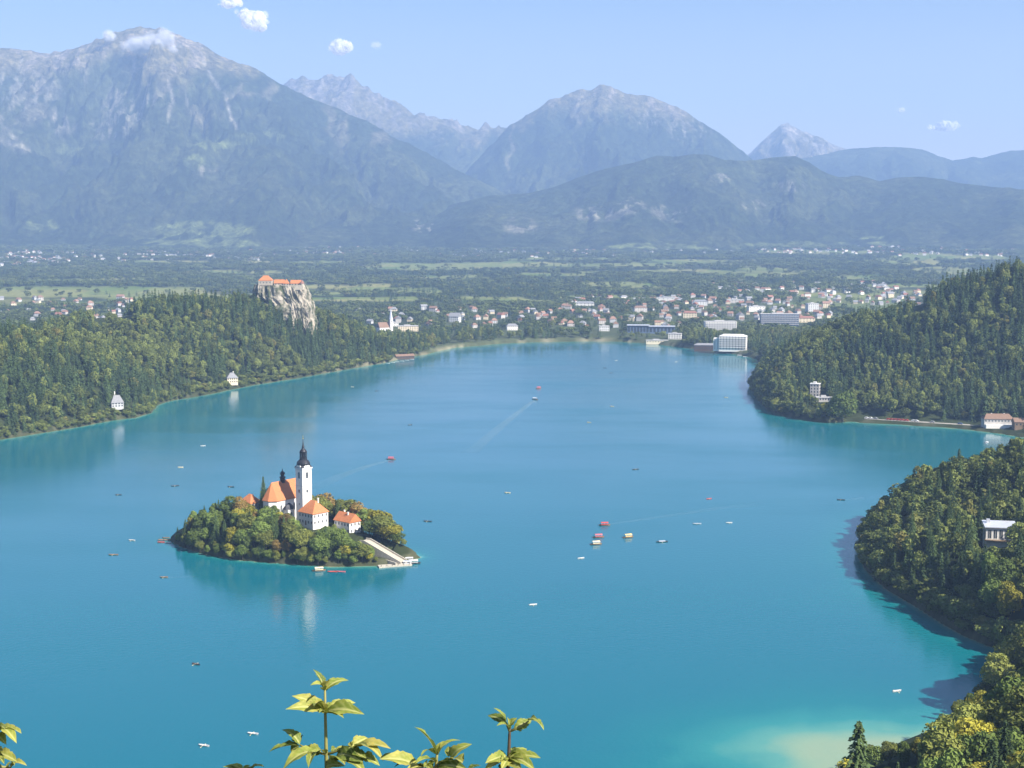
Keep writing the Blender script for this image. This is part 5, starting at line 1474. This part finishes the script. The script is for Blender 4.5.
cloud('faint cloud shred left of the highest summit', 10700, [(109,36,9,6,16)], .3, 8)

# ================================================================== LEAFY BRANCHES IN FRONT OF THE VIEWPOINT
lm, nt, b = new_mat('yellowing_leaf')
at = N(nt, 'ShaderNodeAttribute', attribute_name='tone'); uvx = N(nt, 'ShaderNodeAttribute', attribute_name='rib')
cr1 = ramp(nt, at.outputs['Fac'], [(0,(0.085,0.13,0.022)),(.5,(0.24,0.28,0.05)),(1,(0.46,0.40,0.10))])
nn1 = noise_node(nt, 40, 4); cr2 = ramp(nt, nn1.outputs[0], [(.35,(.72,.78,.7)),(.65,(1.15,1.1,1.05))])
c1 = mixc(nt, 1.0, cr1.outputs[0], cr2.outputs[0], 'MULTIPLY'); nb = noise_node(nt, 55, 5, .65); spots = ramp(nt, nb.outputs[0], [(.62,(0,0,0)),(.70,(.8,.8,.8))]); c1 = mixc(nt, spots.outputs[0], c1, (0.16,0.09,0.03)); c2 = mixc(nt, uvx.outputs['Fac'], c1, (0.58,0.55,0.22))
nt.links.new(c2, b.inputs['Base Color']); b.inputs['Roughness'].default_value = .6; b.inputs['Specular IOR Level'].default_value = .22
tl = N(nt, 'ShaderNodeBsdfTranslucent'); nt.links.new(c2, tl.inputs['Color']); ms = N(nt, 'ShaderNodeMixShader'); ms.inputs[0].default_value = .35
nt.links.new(b.outputs[0], ms.inputs[1]); nt.links.new(tl.outputs[0], ms.inputs[2]); nt.links.new(ms.outputs[0], nt.nodes['Material Output'].inputs['Surface'])
stem_m = simple_mat('green_twig', (0.20,0.19,0.06), .6, .2, 60); stem_d = simple_mat('dark_twig', (0.07,0.05,0.035), .7, .2, 60)
lrng = random.Random(31)
def leaf_mesh(base, tip, width, roll, curl, tone):
    """one leaf blade: folded along its midrib, arched, with a toothed uneven margin"""
    ax = tip - base; L_ = ax.length; x_ = ax.normalized()
    up = Vector((0, -.35, 1)); y_ = x_.cross(up).normalized() if abs(x_.dot(up.normalized())) < .97 else Vector((0,1,0)); z_ = y_.cross(x_)
    Rm = Matrix.Rotation(roll, 3, x_); y_ = Rm @ y_; z_ = Rm @ z_
    nu, nv = 15, 9; v, tn, rb = [], [], []
    for i in range(nu):
        u = i/(nu-1); w = width/2 * (math.sin(math.pi * min(1, u**.8)) ** .85 + .02) * (1 + .10*math.sin(u*52) + .10*math.sin(u*9+L_*90)); arch = curl * L_ * (4*u*(1-u)*.35 - u*u*.35)
        for j in range(nv):
            s_ = -1 + 2*j/(nv-1)
            zz = abs(s_) * w * .38 - w*.10*math.sin(s_*7+u*14) * abs(s_)
            p = base + x_*(L_*u) + y_*(s_*w) + z_*(arch + zz); v.append(p); tn.append(min(1, max(0, tone + .18*math.sin(u*9+s_*3) * .6 + .15*(abs(s_)-.5)))); rb.append(.75 if j == nv//2 else (.22 if (i + abs(j-nv//2)) % 3 == 0 else 0))
    me = raw_mesh('leaf', np.array([p[:] for p in v]), grid_faces(nu, nv), smooth=True); add_attr(me, 'tone', tn); add_attr(me, 'rib', rb); me.materials.append(lm)
    return me
def sprig(label, D, ox, oy, sc, stem, leaves, dark=False, twigs=()):
    P_ = lambda x, y, dd=0: at_depth(ox + x/sc, oy + y/sc, D + dd)
    foot = P_(*stem[-1]); g = ground_z(foot.x, foot.y)
    t = empty('leafy_branch', (foot.x, foot.y, g)); tag(t, label, 'plant')
    o_ = Vector(t.location)
    pts = [P_(*q) - o_ for q in stem] + [Vector((0.02, .03, (foot.z - g) * .5)), Vector((0, 0, -.05))]
    n_ = len(pts); MB().tube(pts, [.0024 + .0045*i/(n_-1) for i in range(n_)], 8).build('stem', stem_d if dark else stem_m, t, True)
    for tw in twigs: MB().tube([P_(*q) - o_ for q in tw], [.003]*(len(tw)-1) + [.0018], 6).build('twig', stem_m, t, True)
    extra = []
    for x0, y0, x1, y1, w, tone, dd in leaves:
        if w > 22:
            for q in range(lrng.choice([0, 1, 1])):
                f_ = lrng.uniform(.35, .5); a_ = lrng.uniform(.4, .9) * lrng.choice([1, -1]); dx, dy = (x1-x0)*f_, (y1-y0)*f_
                extra.append((x0 + dx*.05, y0 + dy*.05, x0 + dx*math.cos(a_) - dy*math.sin(a_), y0 + (dx*math.sin(a_) + dy*math.cos(a_))*.8, w*lrng.uniform(.55, .75), tone - .15, dd + lrng.uniform(-.04, .04)))
    for x0, y0, x1, y1, w, tone, dd in leaves + extra:
        b0 = P_(x0, y0) - o_; t0 = P_(x1, y1, dd) - o_
        link('leaf', leaf_mesh(b0, t0, lrng.uniform(1.15,1.5)*w/sc/F*D, lrng.uniform(-.6, .6), lrng.uniform(.1, .5), min(1, max(0, tone - .1 + lrng.uniform(-.25, .2)))), t)
sprig('tall twig with pale yellow green leaves rising at the bottom left', 3.0, 220, 640, 3.012, [(316,150),(317,215),(319,300),(320,345),(322,400),(324,460)], [
    (312,140,282,86,26,.25,.02),(315,152,278,128,24,.45,-.03),(318,150,385,114,24,.55,.02),(320,152,322,116,18,.8,-.04),(318,155,338,128,14,.5,.03),
    (316,215,224,164,34,.85,-.03),(316,216,206,200,30,.7,-.06),(314,212,298,182,18,.35,.03),(318,215,352,188,18,.35,.04),(318,218,428,214,40,.7,-.05),(322,212,408,184,32,.6,.03),(316,222,300,212,16,.5,-.05),(318,222,372,226,24,.5,-.06),
    (240,315,190,264,32,.5,.02),(240,318,146,332,38,.12,-.02),(300,340,188,374,40,.75,-.05),(305,340,250,324,24,.6,.0),(318,345,290,330,20,.5,-.05),
    (335,345,412,318,26,.6,.02),(400,325,512,318,40,.9,-.04),(405,328,492,344,32,.8,-.06),(395,322,446,292,26,.75,.03),(370,335,440,352,34,.5,-.05),(350,350,420,356,36,.2,-.05),
    (340,372,440,385,48,.7,-.06),(318,392,365,372,28,.75,-.04),(420,352,480,372,30,.4,-.02)],
    twigs=[[(320,345),(280,335),(240,316)],[(320,345),(365,330),(402,324)]])
sprig('low leaf tips at the bottom edge left of the tall twig', 3.1, 220, 640, 3.012, [(70,398),(72,430)], [(60,400,10,378,26,.7,0),(70,400,30,372,18,.5,.0),(75,400,88,376,18,.6,.0),(80,400,130,374,22,.7,-.02),(90,405,112,372,16,.4,.0)])
sprig('short twig with upright folded pale leaves at the bottom middle', 2.9, 220, 640, 3.012, [(655,335),(652,360),(650,390),(650,440)], [
    (650,346,592,256,30,.65,-.02),(655,350,716,292,24,.7,.02),(696,362,748,310,30,.85,-.02),(690,352,688,318,16,.5,.02),(655,345,662,308,14,.6,.0),(600,386,488,350,38,.75,-.04),(560,372,480,345,24,.45,.03),
    (650,370,590,362,26,.6,-.05),(640,385,560,390,30,.8,-.06),(660,372,700,360,20,.35,-.03),(655,380,740,384,30,.3,-.05),(610,378,640,392,26,.7,-.05),(720,372,734,340,18,.7,0),(740,395,785,376,22,.3,0)],
    twigs=[[(651,372),(676,366),(700,358)],[(650,385),(620,380),(596,384)]])
sprig('right hand twig with dark stem and curled yellow leaves at the bottom middle', 3.0, 220, 640, 3.012, [(874,262),(872,285),(870,345),(866,400),(864,450)], [
    (862,250,806,224,24,.3,.02),(864,250,828,202,18,.4,-.02),(872,262,893,234,18,.7,.0),(885,268,940,240,26,.6,.02),(930,242,978,264,24,.65,-.03),(872,270,838,250,20,.6,-.04),(874,268,866,232,12,.4,.0),
    (866,352,802,366,34,.85,-.05),(868,350,925,326,26,.7,.03),(870,352,964,350,34,.8,-.03),(872,356,946,382,36,.8,-.06),(866,358,850,384,30,.75,-.06),(862,352,830,344,22,.6,.02),(872,362,905,386,26,.6,-.06),(860,372,796,388,28,.7,-.04)],
    dark=True, twigs=[[(872,275),(866,258),(862,249)],[(872,275),(905,262),(930,244)]])
sprig('yellow leaves cut by the left edge at the bottom', 2.6, 0, 690, 9.85, [(-60,420),(-70,600),(-80,800),(-80,1000)], [
    (-30,390,212,402,95,.9,-.03),(-40,385,158,472,100,.85,-.05),(-60,440,60,520,80,.6,-.02),(-50,620,162,690,95,.85,-.04),(-40,630,110,600,60,.8,.02),(110,760,248,712,60,.85,-.02),(60,780,105,700,30,.9,0),(-60,660,40,700,60,.3,-.05),(60,400,160,360,60,.6,.04)],
    twigs=[[(-75,700),(20,760),(110,765)]])
